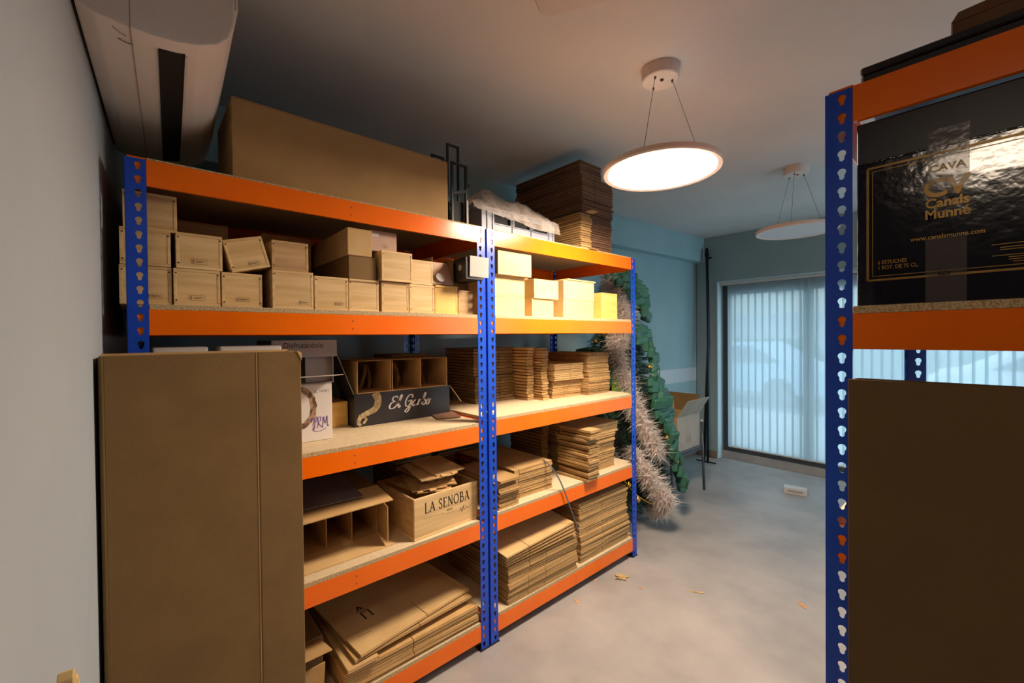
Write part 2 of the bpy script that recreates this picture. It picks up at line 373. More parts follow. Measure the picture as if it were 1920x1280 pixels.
# ------------------------------------------------------------------ window, blind, street
win = link('window_1', None); win['kind'] = 'structure'
WY = 5.325
def bar(nm, *a, mat='frame_dark'): part(nm, B().box(*a), mat, win, bevel=0.003)
bar('bottom_rail', WX0 + 0.016, WX1, WY, WY + 0.06, 0.085, 0.155, mat='frame_bottom')
struct('trim_5', B().box(WX0, WX1, 5.30, 5.62, 0.0, 0.0845), 'floor')
bar('top_rail', WX0 + 0.016, WX1, WY, WY + 0.06, WZ - 0.16, WZ - 0.014)
xs = [WX0 + 0.016, -1.36, 0.2, WX1 - 0.09]
for i, x in enumerate(xs): bar('mullion', x, x + 0.085, WY + 0.001, WY + 0.059, 0.156, WZ - 0.161)
for i in range(3):
    part('pane', B().box(xs[i] + 0.087, xs[i + 1] - 0.002, WY + 0.026, WY + 0.034, 0.157, WZ - 0.162), 'glass', win)
vb = thing('vertical_blind', 'pale blue vertical slat blind hanging across the wide window', 'blind', (0, 5.272, 0))
part('head_rail', B().box(-2.185, 1.68, -0.02, 0.02, WZ - 0.045, WZ - 0.014), 'plastic_white', vb, bevel=0.002)
sl = B(); sw = 0.047; NS = 5
for z in (0.16, WZ - 0.05):
    for k in range(NS + 1):
        u = -1 + 2 * k / NS
        sl.v.append((u * sw, 0.003 * (1 - u * u), z))
for k in range(NS): sl.f.append((k, k + 1, NS + 1 + k + 1, NS + 1 + k))
slat_me = sl.mesh('slat', 'blind', smooth=True)
wt_me = B().box(-0.042, 0.042, -0.001, 0.005, 0.146, 0.1595).mesh('slat_weight', 'plastic_white')
n = 0
x = -2.10 + 0.037
while x < 1.62:
    s_ = link('slat', slat_me, vb, (x, 0, 0), (0, 0, R(4.5 + random.uniform(-0.8, 0.8))))
    link('slat_weight', wt_me, s_)
    x += 0.0732 + random.uniform(-0.0006, 0.0006); n += 1
added_win = link('added_window', None); added_win['kind'] = 'structure'  # unseen window, added to bring cool daylight to the far end
for y in (3.2, 4.01, 4.82): part('mullion', B().box(XR + 0.02, XR + 0.08, y, y + 0.08, 0.3, 2.3), 'frame_dark', added_win, bevel=0.003)
for y in (3.282, 4.092): part('pane', B().box(XR + 0.045, XR + 0.053, y, y + 0.726, 0.302, 2.298), 'glass', added_win)
# the street outside
o = part('street_ground', B().box(-22, 30, 5.63, 40, -0.25, -0.12), 'road'); o['kind'] = 'structure'
o = part('pavement_outside', B().box(-22, 30, 5.63, 9.2, -0.12, -0.02), 'pavement'); o['kind'] = 'structure'
fb = thing('apartment_building', 'cream building across the street with rows of dark windows', 'building', (0, 24, -0.12))
part('facade', B().box(-11, 14, 0, 6, 2.6, 17), 'facade', fb)
part('plinth', B().box(-11, 14, 0.02, 6, 0, 2.599), 'pavement', fb)
wme = B().box(-0.55, 0.55, -0.05, 0.05, 0, 1.5).mesh('window', 'facade_win')
for i in range(9):
    for k in range(4): link('window', wme, fb, (-9.6 + i * 2.7, -0.02, 3.7 + k * 3.1))
def car(x, y, mat, label, flip=1):
    t_ = thing('parked_car', label, 'car', (x, y, -0.12))
    prof = [(-2.1, 0.3), (-2.15, 0.75), (-1.2, 0.9), (-0.6, 1.4), (0.9, 1.42), (1.7, 0.95), (2.1, 0.85), (2.12, 0.3)]
    part('body', B().slab([(flip * a, -0.85, z) for a, z in prof], 1.7, (0, 1, 0)), mat, t_, bevel=0.05, seg=2)
    for y0 in (-0.87, 0.855):
        part('side_window', B().slab([(flip * a, y0, z) for a, z in ((-0.95, 0.95), (-0.5, 1.32), (0.8, 1.34), (1.35, 0.98))], 0.015, (0, 1, 0)), 'car_glass', t_)
    for wx in (-1.35, 1.3):
        for wy in (-0.86, 0.68):
            w_ = B().lathe([(0.2, -0.09), (0.32, -0.08), (0.33, 0), (0.32, 0.08), (0.2, 0.09)], 18)
            part('wheel', w_, 'tyre', t_, loc=(flip * wx, wy + 0.09, 0.33), rot=(R(90), 0, 0))
car(-4.4, 11.2, 'car_paint', 'pale blue parked car seen dimly through the blind slats')
car(1.3, 11.4, 'car_paint2', 'white parked car seen dimly through the blind, nearer the rack', -1)
car(-9.6, 11.3, 'car_paint2', 'white parked car at the far left of the window view')
hb = B()
for i in range(60):
    x0 = random.uniform(-11, 12); hb.lathe([(0.05, 0), (0.55, 0.3), (0.6, 0.8), (0.3, 1.3), (0.05, 1.45)], 7, x0, random.uniform(-0.2, 0.2))
tag(part('street_hedge', hb, 'hedge', loc=(0, 20, -0.13), smooth=True), 'low green hedge along the far side of the street', 'hedge')

# ------------------------------------------------------------------ pendant lamps
def lamp(x, y, label, on, dz=2.205, r=0.25):
    t_ = thing('pendant_lamp', label, 'lamp', (x, y, 0), group='round pendant lamps')
    part('canopy', B().lathe([(0.078, CZ - 0.001), (0.078, CZ - 0.048), (0.074, CZ - 0.052)], 32), 'lamp_white', t_)
    for k in range(3):
        a = R(35 + 120 * k)
        part('cable', B().tube([(0.05 * math.cos(a), 0.05 * math.sin(a), CZ - 0.053), (0.17 * math.cos(a), 0.17 * math.sin(a), dz + 0.024)], 0.0011, 5), 'cable', t_)
        part('cable_grip', B().lathe([(0.0035, CZ - 0.064), (0.005, CZ - 0.06), (0.005, CZ - 0.053)], 8, 0.05 * math.cos(a), 0.05 * math.sin(a)), 'cable', t_)
    part('cord_inlet', B().lathe([(0.007, CZ - 0.058), (0.008, CZ - 0.053)], 10, 0.012, -0.008), 'nail', t_)
    part('housing', B().lathe([(r - 0.022, dz), (r - 0.004, dz - 0.003), (r, dz + 0.004), (r, dz + 0.02), (r - 0.006, dz + 0.024), (0.02, dz + 0.024), (0.02, dz + 0.012), (r - 0.03, dz + 0.012)], 64, close=True), 'lamp_white', t_, smooth=False)
    d = B(); d.lathe([(0.002, dz + 0.003), (r - 0.0225, dz + 0.003), (r - 0.0225, dz + 0.006), (0.002, dz + 0.006)], 64)
    part('diffuser', d, on, t_)
    return t_
lamp(-0.98, 1.745, 'glowing round pendant lamp above the middle of the aisle', 'lamp_on')
lamp(-0.935, 3.50, 'unlit round pendant lamp nearer the window blind', 'lamp_off')
# a third lamp hangs just behind the viewpoint; it shows only as the glare on the glossy box
lamp(0.03, -0.36, 'round pendant lamp just behind the viewpoint, mirrored on the glossy navy box', 'lamp_back')

# ------------------------------------------------------------------ air conditioner on the left wall
ac = thing('air_conditioner', 'white wall-mounted air conditioner above the left rack', 'air conditioner', (-1.2, wl(-1.2) + 0.006, 2.137), (0, 0, -math.atan(0.045)))
prof = [(0.0, 0.022), (0.03, 0.008), (0.07, 0.0025), (0.12, 0.0), (0.16, 0.003), (0.20, 0.012), (0.235, 0.028), (0.256, 0.052), (0.268, 0.085), (0.27, 0.12), (0.27, 0.24), (0.25, 0.285), (0.0, 0.29)]
part('body', B().slab([(0.0, y, z) for y, z in prof], 0.86, (-1, 0, 0)), 'plastic_dirty', ac, bevel=0.004, seg=2)
part('dark_gap_plate', B().box(-0.83, -0.03, -0.0055, -0.0005, 0.03, 0.28), 'black_metal', ac)  # plate coloured dark to paint in the shaded gap at the wall
part('air_outlet', B().slab([(-0.045, 0.128, -0.0035), (-0.80, 0.128, -0.0035), (-0.80, 0.176, 0.006), (-0.045, 0.176, 0.006)], 0.006, (0, 0.19, 0.98)), 'black_void', ac)
part('front_panel', B().slab([(-0.004, 0.2705, 0.125), (-0.856, 0.2705, 0.125), (-0.856, 0.2705, 0.25), (-0.004, 0.2705, 0.25)], 0.006, (0, 1, 0)), 'plastic_white', ac, bevel=0.002)
part('seam', B().box(-0.86, 0.0005, 0.0830, 0.0842, -0.0007, 0.30), 'panel_edge', ac)
part('louver', B().slab([(-0.05, 0.176, 0.0045), (-0.79, 0.176, 0.0045), (-0.79, 0.181, 0.0052), (-0.05, 0.181, 0.0052)], 0.0035, (0, 0.19, -0.98)), 'plastic_white', ac)
for p, q in (((0.0006, 0.045, 0.045), (0.0006, 0.07, 0.06)), ((-0.02, 0.055, 0.002), (-0.04, 0.075, 0.0012)), ((-0.06, 0.06, 0.0022), (-0.065, 0.085, 0.0003))):
    part('moulding_mark', B().tube([p, ((p[0] + q[0]) / 2, (p[1] + q[1]) / 2, (p[2] + q[2]) / 2 - 0.002), q], 0.0012, 5), 'panel_edge', ac)

# ------------------------------------------------------------------ racks
PW = 0.047; PITCH = 0.039; NH = 51
def key_r(th):
    c, s_ = math.cos(th), math.sin(th); best = 0.002
    for k in range(1, 60):
        r = k * 0.00025; x, y = r * c, r * s_
        if x * x + (y - 0.0036) ** 2 < 0.0077 ** 2 or (abs(x) < 0.0047 and -0.009 < y < 0) or (x * x + (y + 0.0085) ** 2 < 0.0047 ** 2): best = r
    return best
def flange(b, org, U, V, N, w, hx, length):
    # perforated strip: U along width, V up, N outward; hole column at hx
    org, U, V, N = map(Vector, (org, U, V, N)); t = 0.0018; h2 = PITCH / 2; nh = int(length / PITCH); m0 = (length - nh * PITCH)
    angs = sorted(set([round(q, 6) for q in [math.atan2(sy * h2, sx) % (2 * math.pi) for sx in (w - hx, -hx) for sy in (1, -1)] + [2 * math.pi * k / 16 for k in range(16)]]))
    kr = [key_r(q) for q in angs]
    outer = []
    for q in angs:
        c, s_ = math.cos(q), math.sin(q); tt = []
        if c > 1e-6: tt.append((w - hx) / c)
        if c < -1e-6: tt.append(-hx / c)
        if s_ > 1e-6: tt.append(h2 / s_)
        if s_ < -1e-6: tt.append(-h2 / s_)
        r = min(tt); outer.append((r * c, r * s_))
    k = len(angs)
    for i in range(nh):
        zc = m0 + h2 + i * PITCH; n = len(b.v)
        for lay in (0, -t):
            for (ox, oy) in outer: b.v.append(tuple(org + U * (hx + ox) + V * (zc + oy) + N * lay))
            for q, r in zip(angs, kr): b.v.append(tuple(org + U * (hx + r * math.cos(q)) + V * (zc + r * math.sin(q)) + N * lay))
        for j in range(k):
            w_ = (j + 1) % k
            b.f.append((n + j, n + w_, n + k + w_, n + k + j))
            b.f.append((n + 2 * k + w_, n + 2 * k + j, n + 3 * k + j, n + 3 * k + w_))
            b.f.append((n + k + j, n + k + w_, n + 3 * k + w_, n + 3 * k + j))
    a = org + V * 0; 
    for u0 in (0, w):
        p = [org + U * u0, org + U * u0 - N * t, org + U * u0 - N * t + V * length, org + U * u0 + V * length]
        b.quad(*[tuple(q) for q in p])
    b.slab([tuple(org), tuple(org + U * w), tuple(org + U * w + V * m0), tuple(org + V * m0)], -t, tuple(N))
_posts = {}
def post_mesh(sx, sy):
    if (sx, sy) not in _posts:
        b = B()
        flange(b, (0, 0, 0.006), (0, sy, 0), (0, 0, 1), (sx, 0, 0), PW, 0.029, 1.992)
        flange(b, (0, 0, 0.006), (-sx, 0, 0), (0, 0, 1), (0, -sy, 0), 0.034, 0.019, 1.992)
        _posts[(sx, sy)] = b.mesh('post', 'blue')
    return _posts[(sx, sy)]
BH = 0.074
def beam(parent, name, L0, L1, x, z, nx, mid=True):
    b = B(); t = 0.002
    b.box(min(x, x - nx * t), max(x, x - nx * t), L0, L1, z, z + BH)
    b.box(min(x - nx * t, x - nx * 0.03), max(x - nx * t, x - nx * 0.03), L0, L1, z + BH - t, z + BH)
    b.box(min(x - nx * t, x - nx * 0.012), max(x - nx * t, x - nx * 0.012), L0, L1, z, z + t)
    for a, c in ((0.006, L0), (L1, L1 + PW - 0.006)):
        x1 = x - nx * 0.0026; x2 = x - nx * 0.0044
        b.box(min(x1, x2), max(x1, x2), a, c, z - 0.004, z + BH + 0.004)
        x1 = x - nx * 0.0001
    o = part(name, b, 'orange', parent)
    if mid:
        for dz in (0.022, 0.05):
            rv = B().lathe([(0.0035, 0), (0.003, 0.001), (0.001, 0.0016)], 10)
            part('rivet', rv, 'rivet', o, loc=(x, (L0 + L1) / 2, z + dz), rot=(0, R(90 * nx), 0))
    return o
def side_beam(parent, y, ny, x0, x1, z):
    b = B(); t = 0.002
    b.box(x0, x1, min(y, y - ny * t), max(y, y - ny * t), z, z + BH)
    b.box(x0, x1, min(y - ny * t, y - ny * 0.02), max(y - ny * t, y - ny * 0.02), z + BH - t, z + BH)
    return part('side_beam', b, 'orange', parent)
def rack(label, loc, rotz, L, D, levels, shift=0.0, top=True):
    t_ = thing('storage_rack', label, 'shelving rack', loc, (0, 0, rotz), group='orange and blue boltless racks')
    for x, sx in ((0, 1), (-D, -1)):
        for y, sy in ((0, 1), (L, -1)):
            yy = y + (shift if (sx < 0 and sy > 0) else 0)
            p = link('post', post_mesh(sx, sy), t_, (x, yy, 0))
            fb = B().box(min(x + sx * 0.004, x - sx * 0.038) - x, max(x + sx * 0.004, x - sx * 0.038) - x, min(-sy * 0.004, sy * 0.052), max(-sy * 0.004, sy * 0.052), 0, 0.0055)
            part('foot', fb, 'foot', p)
    for i, z in enumerate(levels):
        beam(t_, 'front_beam', PW + 0.0005, L - PW - 0.0005, -0.0004, z, 1)
        beam(t_, 'rear_beam', PW + 0.0005 + shift, L - PW - 0.0005, -D + 0.0004, z, -1, False)
        side_beam(t_, 0.0045, -1, -D + 0.036, -0.036, z); side_beam(t_, L - 0.0045, 1, -D + 0.036, -0.036, z)
        if not top and i == len(levels) - 1: continue
        bb = B()
        zz = z + BH + 0.0006
        e = PW + 0.002
        pts = [(-0.001, e), (-0.001, L - e), (-0.04, L - e), (-0.04, L - 0.008), (-D + 0.04, L - 0.008), (-D + 0.04, L - e), (-D + 0.001, L - e), (-D + 0.001, e + shift), (-D + 0.04, e + shift), (-D + 0.04, 0.008), (-0.04, 0.008), (-0.04, e)]
        th = 0.0145 if i < len(levels) - 1 else 0.004
        bb.slab([(px, py, zz) for px, py in pts], th, (0, 0, 1))
        o = part('shelf_board', bb, 'particle', t_)
        tb = B().slab([(px * 0.9985 - 0.0006, py, zz + th + 0.0001) for px, py in pts], 0.0006, (0, 0, 1))
        part('board_facing', tb, 'board_top', o)
    return t_
XF = -1.6; DEP = 0.745
LA = [0.047, 0.532, 0.991, 1.4985, 1.9255]; LB = [0.047, 0.539, 1.0044, 1.5, 1.9225]
YA, YB_ = -0.0236, 1.2515
rack('orange and blue rack bay next to the left wall', (XF, YA, 0), 0, 1.2645, DEP, LA)
rack('orange and blue rack bay in front of the christmas tree', (XF, YB_, 0), 0, 1.257, DEP, LB)
rack('orange and blue rack at the right edge holding the glossy navy box', (-0.246, 1.125, 0), R(-90), 1.3, 0.72, [0.047, 0.535, 0.989, 1.4515, 1.9255], shift=0.055, top=False)
TOP = BH + 0.0159
ZA = [z + TOP for z in LA]; ZB = [z + TOP for z in LB]; ZA[4] -= 0.0105; ZB[4] -= 0.0105      # board tops

# ------------------------------------------------------------------ wooden wine boxes
def stamp(parent, y, z, w, h, mat='ink', txt='vinya'):
    b = B()
    for p, q in (((0, 0), (w, 0)), ((w, 0), (w, h)), ((w, h), (0, h)), ((0, h), (0, 0))): b.ribbon([p, q], 0.0007)
    b.ribbon([(w * .14, h * .2), (w * .14, h * .8)], 0.0025)
    b.ribbon(smoothc([(w * .3, h * .4), (w * .38, h * .65), (w * .46, h * .35), (w * .55, h * .6), (w * .62, h * .4), (w * .72, h * .62), (w * .86, h * .4)], 4), 0.0016)
    part('stamp', b, mat, parent, loc=(0.0007, y, z), rot=FACE_X)
nail_me = B().lathe([(0.0026, 0), (0.0024, 0.0006)], 8).mesh('nail', 'nail')
def wine_box(label, X, y0, y1, z0, z1, depth=0.33, mat='wood', nails=True, st=None, rx=0.0, rz=0.0, lid_over=0.0, grp='wooden wine boxes on the left rack bay', top_slit=False):
    w, h, t = y1 - y0 - 0.0016, z1 - z0 - 0.0008, 0.0085
    b = thing('wine_box', label, 'wooden box', (X, (y0 + y1) / 2, z0 + 0.0003), (rx, 0, rz), group=grp)
    part('bottom_board', B().box(-depth, 0, -w / 2, w / 2, 0, t), mat, b, bevel=0.0008)
    for s_ in (-1, 1):
        part('side_board', B().box(-depth, 0, min(s_ * w / 2, s_ * (w / 2 - t)), max(s_ * w / 2, s_ * (w / 2 - t)), t + 0.0003, h - t - 0.0003), mat, b, bevel=0.0008)
        if nails:
            link('nail', nail_me, b, (0.0, s_ * (w / 2 - 0.006), h - 0.014), (0, R(90), 0))
            if random.random() < 0.4: link('nail', nail_me, b, (0.0, s_ * (w / 2 - 0.006), 0.016), (0, R(90), 0))
    for x in (-0.0008, -depth + t + 0.0008):
        part('end_panel', B().box(x - t, x, -w / 2 + t + 0.0004, w / 2 - t - 0.0004, t + 0.0003, h - t - 0.0003), mat, b)
    part('lid', B().box(-depth, lid_over, -w / 2, w / 2, h - t, h), mat, b, bevel=0.0008)
    if st: stamp(b, st[0], st[1], st[2], st[3])
    return b
z = ZA[3] + 0.0006
tz = 1.7025
wine_box('wooden wine box at the bottom left behind the blue post', -1.645, -0.04, 0.079, z, tz, st=(0.0, 0.02, 0.035, 0.012))
wine_box('bottom-row wooden box second from the left post, small stamp', -1.64, 0.081, 0.2, z, tz, st=(-0.022, 0.018, 0.04, 0.014))
wine_box('bottom-row wooden box right under the tilted box', -1.645, 0.203, 0.319, z, tz, st=(-0.018, 0.02, 0.038, 0.013), mat='wood')
wine_box('large bottom-row wooden box with arched grain', -1.63, 0.345, 0.479, z, 1.722, st=(0.018, 0.016, 0.032, 0.015))
wine_box('bottom-row wooden box with striped grain and faint stamp', -1.63, 0.481, 0.604, z, 1.713, st=(0.01, 0.018, 0.03, 0.012))
wine_box('bottom-row wooden box with a thick lid below the dark carton', -1.635, 0.607, 0.728, z, 1.713, lid_over=0.006)
wine_box('bottom-row wooden box under the taller pale one', -1.63, 0.736, 0.857, z, 1.711)
wine_box('plain bottom-row wooden box left of the yellow one', -1.63, 0.859, 0.981, z, 1.7105)
wine_box('yellowish wooden box with a thick lid near the blue centre posts', -1.632, 0.983, 1.104, z, 1.715, mat='wood_yellow', nails=False, lid_over=0.005)
wine_box('bottom-row wooden box half hidden by the blue centre post', -1.64, 1.112, 1.205, z, 1.702, mat='wood_dull', nails=False)
wine_box('second-row wooden box beside the left blue post', -1.645, -0.038, 0.078, tz + 0.0006, 1.8105, st=(-0.03, 0.02, 0.035, 0.004))
wine_box('second-row wooden box with a stamp left of the tilted box', -1.64, 0.088, 0.207, tz + 0.0006, 1.813, st=(-0.022, 0.016, 0.04, 0.015))
wine_box('tilted stamped wooden box leaning over a gap', -1.642, 0.2305, 0.3465, 1.7165, 1.8225, rx=R(15), st=(-0.005, 0.014, 0.034, 0.013))
wine_box('reddish second-row wooden box right of the tilted one', -1.64, 0.347, 0.466, 1.7226, 1.826, mat='wood_dull')
wine_box('topmost wooden box in the left corner under the beam', -1.66, -0.03, 0.095, 1.811, 1.922)
wine_box('pale second-row wooden box jutting forward beside the cardboard cartons', -1.615, 0.731, 0.867, 1.7135, 1.835)
wine_box('small second-row wooden box right of the jutting pale one', -1.63, 0.868, 0.974, 1.7111, 1.816, nails=False)
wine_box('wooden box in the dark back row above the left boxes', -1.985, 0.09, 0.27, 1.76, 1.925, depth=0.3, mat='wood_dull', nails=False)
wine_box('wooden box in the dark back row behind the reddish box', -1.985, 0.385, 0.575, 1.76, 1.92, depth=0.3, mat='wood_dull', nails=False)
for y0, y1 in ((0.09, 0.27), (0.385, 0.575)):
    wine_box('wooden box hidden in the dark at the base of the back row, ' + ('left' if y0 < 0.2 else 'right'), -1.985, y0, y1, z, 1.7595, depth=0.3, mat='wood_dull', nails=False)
# two pinkish cartons left of the post
for k, (z0, z1) in enumerate(((z, 1.70), (1.7006, 1.80))):
    t_ = thing('pink_carton', ['lower', 'upper'][k] + ' pinkish carton between the left post and the wall', 'carton', (-1.99, -0.008, z0), group='pinkish cartons by the left wall')
    part('body', B().box(-0.2, 0, -0.03, 0.09, 0, z1 - z0 - 0.001), 'pink_card', t_, bevel=0.001)
    part('tape', B().box(-0.2, 0.0005, 0.01, 0.05, z1 - z0 - 0.001, z1 - z0 - 0.0006), 'tape_clear', t_)
# cardboard cartons in the middle
def carton(label, X, y0, y1, z0, z1, depth, mat='card', seam=True, tape=False, rz=0, grp=None, flap=True):
    w, h = y1 - y0, z1 - z0
    t_ = thing('cardboard_carton', label, 'cardboard box', (X, (y0 + y1) / 2, z0), (0, 0, rz), group=grp)
    part('body', B().box(-depth, 0, -w / 2, w / 2, 0, h - 0.0035), mat, t_, bevel=0.0015)
    if flap:
        part('top_flap', B().box(-depth, -depth / 2 - 0.001, -w / 2, w / 2, h - 0.0033, h), mat, t_, bevel=0.001)
        part('top_flap', B().box(-depth / 2 + 0.001, 0, -w / 2, w / 2, h - 0.0033, h), mat, t_, bevel=0.001)
    if tape: part('tape', B().box(0.0002, 0.0008, -0.025, 0.025, h * 0.45, h * 0.95), 'tape_clear', t_)
    return t_
carton('long dark cardboard carton lying above the thick-lidded wooden box', -1.635, 0.608, 0.717, 1.7136, 1.803, 0.5, 'card_dark')
carton('long cardboard carton on top of the dark one, under the orange beam', -1.632, 0.604, 0.700, 1.8036, 1.908, 0.5, 'card_pale')
t_ = carton('upright pinkish carton with a small printed label below the beam', -1.655, 0.704, 0.817, 1.8355, 1.918, 0.3, 'pink_card')
part('price_label', B().ribbon([(0, 0), (0.028, 0)], 0.016), 'ink_white', t_, loc=(0.0009, -0.05, 0.066), rot=FACE_X)
text('12,5', 0.014, (0.001, -0.008, 0.018), FACE_X, 'ink', t_)
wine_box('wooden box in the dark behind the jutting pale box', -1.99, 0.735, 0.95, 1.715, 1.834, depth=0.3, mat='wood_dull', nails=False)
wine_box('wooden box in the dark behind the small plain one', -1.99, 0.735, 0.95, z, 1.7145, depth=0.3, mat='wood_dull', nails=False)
# open box with dark round-windowed front
t_ = thing('open_gift_box', 'open brown box with a dark front beside the small wooden box', 'gift box', (-1.64, 1.032, 1.7166))
for a in ((-0.2, 0, -0.056, -0.053, 0, 0.122), (-0.2, 0, 0.053, 0.056, 0, 0.122), (-0.2, 0, -0.0525, 0.0525, 0, 0.003), (-0.2, -0.197, -0.0525, 0.0525, 0.0035, 0.122)):
    part('wall_panel', B().box(*a), 'card_dark', t_)
part('inner_tray', B().slab([(-0.002, -0.052, 0.004), (-0.002, 0.052, 0.004), (-0.05, 0.052, 0.11), (-0.05, -0.052, 0.11)], 0.003, (1, 0, 0)), 'pink_card', t_)
part('round_opening', B().lathe([(0.022, 0), (0.021, 0.001)], 20), 'white_carton', t_, loc=(0.0015, -0.015, 0.035), rot=(0, R(65), 0))
# protruding grey-white box
t_ = thing('grey_tube_box', 'small grey-white box sticking out in front of the blue centre post', 'box', (-1.545, 1.138, 1.742), (0, 0, R(-3)))
part('body', B().box(-0.28, -0.001, -0.046, 0.046, 0.0, 0.098), 'black_carton', t_, bevel=0.001)
part('end_flap', B().box(0, 0.0025, -0.03, 0.078, 0.012, 0.104), 'grey_carton', t_, bevel=0.001, rot=(0, R(2), R(4)))
part('round_mark', B().lathe([(0.014, 0), (0.013, 0.0006)], 20), 'grey_carton', t_, loc=(-0.05, -0.0465, 0.055), rot=(R(90), 0, 0))
t_ = carton('brown carton under the grey-white box by the centre post', -1.68, 1.107, 1.2, 1.7036, 1.7415, 0.22, 'card_dark')

# pale boxes on the far bay
z = ZB[3] + 0.0006; g = 'pale wooden boxes on the far rack bay'
def pale(label, X, y0, y1, z0, z1, mat='wood_pale', depth=0.34, lid=0.0, rz=0): return wine_box(label, X, y0, y1, z0, z1, depth, mat, nails=False, lid_over=lid, rz=rz, grp=g)
pale('pale wooden box jutting out at the top of the left column', -1.605, 1.322, 1.55, 1.792, 1.908)
pale('middle pale wooden box of the left column beside the centre post', -1.635, 1.312, 1.528, 1.6945, 1.7915)
pale('lowest pale wooden box of the left column, with knots', -1.632, 1.312, 1.525, z, 1.694)
pale('pale wooden box stacked on the narrow one in the middle column', -1.63, 1.592, 1.784, 1.6885, 1.794, depth=0.155)
pale('lower pale wooden box in the middle column', -1.64, 1.585, 1.752, z, 1.688, depth=0.15)
pale('wide pale wooden box with a shifted lid, upper right', -1.635, 1.832, 2.112, 1.6945, 1.808)
pale('wide pale wooden box under the one with the shifted lid', -1.633, 1.826, 2.103, z, 1.694)
pale('orange-toned wooden box with wavy grain at the far end', -1.637, 2.185, 2.357, z, 1.756, mat='wood_yellow')
tag(part('loose_lid', B().box(-0.33, 0.004, 0, 0.262, 0, 0.008), 'wood_pale', loc=(-1.633, 1.862, 1.8085), rot=(R(0), 0, R(0.5)), bevel=0.0008), 'thin pale lid lying on the wide pale box', 'lid')
t_ = thing('lavender_box', 'grey-lavender box set back between the pale columns', 'box', (-1.80, 1.60, z))
part('body', B().box(-0.3, 0, -0.065, 0.08, 0, 0.20), 'lavender_board', t_, bevel=0.001)
part('lid', B().box(-0.3, 0.001, -0.067, 0.11, 0.2003, 0.232), 'wood_dull', t_, bevel=0.001)

# ------------------------------------------------------------------ flattened cardboard stacks
def sheet_mesh(d, w, t, slots=(), sd=0.09, mat='card'):
    # two plies, folded at both y ends, slotted along the front (+x = 0) and the back edge
    b = B(); ply = t * 0.44; cuts = [0] + sorted(slots) + [1]; gap = 0.004
    for z0 in (0.0, t - ply):
        ins = 0.0 if z0 == 0 else 0.0015
        if slots:
            b.box(-d + ins, -sd, 0.002, w - 0.002, z0, z0 + ply)
            for a, c in zip(cuts, cuts[1:]):
                b.box(-sd + 0.0002, -ins, a * w + (gap / 2 if a > 0 else 0.002), c * w - (gap / 2 if c < 1 else 0.002), z0, z0 + ply)
        else:
            b.box(-d + ins, -ins, 0.002, w - 0.002, z0, z0 + ply)
    for y in (0.0, w - 0.0018): b.box(-d, -sd if slots else 0, y, y + 0.0018, 0.0004, t - 0.0004)
    return b.mesh('flattened_box', mat)
def ORD(i, n_):
    if i == 0: return 'bottom'
    if i == n_ - 1: return 'topmost'
    k = i + 1; return str(k) + ('th' if 10 < k < 20 else {1: 'st', 2: 'nd', 3: 'rd'}.get(k % 10, 'th')) + ' from bottom:'
def stack(label, X, y0, y1, z0, z1, depth, t=0.011, slots=(), sd=0.09, mat='card', jit=0.006, cat='flattened box', jr=0.8, name='flattened_box'):
    n_ = max(1, round((z1 - z0) / t)); tt = (z1 - z0) / n_
    mats = [{'card': 'card_stack', 'card_dark': 'card_stack_shaded', 'card_brown': 'card_stack_brown'}.get(mat, mat)]
    mes = [sheet_mesh(depth, y1 - y0, tt * 0.78, slots, sd, m) for m in mats]
    drift = 0
    for i in range(n_):
        drift = max(-jit, min(jit, drift + random.uniform(-jit, jit) * 0.7))
        me = mes[min(len(mes) - 1, int(i / n_ * len(mes)))]
        o = link(name, me, None, (X + drift + random.uniform(-1, 1) * jit * 0.4, y0 + random.uniform(-1, 1) * jit * 0.5, z0 + 0.0003 + i * tt), (0, 0, R(random.uniform(-jr, jr))))
        tag(o, label if n_ == 1 else (ORD(i, n_) + ' ' + label), cat, 'stack: ' + label[:60])
# far bay, third level
z = ZB[2] + 0.0006
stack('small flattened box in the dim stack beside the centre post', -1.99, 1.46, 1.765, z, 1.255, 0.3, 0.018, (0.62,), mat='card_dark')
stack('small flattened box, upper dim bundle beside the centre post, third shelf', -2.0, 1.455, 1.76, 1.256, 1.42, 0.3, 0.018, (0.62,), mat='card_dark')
stack('narrow flattened box in the left slim stack on the third shelf', -1.875, 1.772, 1.826, z, 1.42, 0.38, 0.019, mat='card', jit=0.008)
stack('narrow flattened box in the right slim stack on the third shelf', -1.82, 1.842, 1.893, z, 1.415, 0.38, 0.016, mat='card', jit=0.008)
stack('flattened box in the lower bundle of the wide middle stack, third shelf', -1.82, 1.925, 2.2, z, 1.207, 0.4, 0.0118, (0.40, 0.52), mat='card')
stack('flattened box in the shifted upper bundle of the middle stack, third shelf', -1.79, 1.915, 2.195, 1.208, 1.312, 0.4, 0.0118, (0.53,), mat='card_pale')
stack('flattened box, lower bundle at the far end, third shelf', -1.768, 2.215, 2.447, z, 1.245, 0.42, 0.0118, (0.5, 0.62), mat='card')
stack('flattened box, upper bundle at the far end, third shelf', -1.772, 2.213, 2.445, 1.246, 1.372, 0.42, 0.0118, (0.42, 0.54), mat='card')
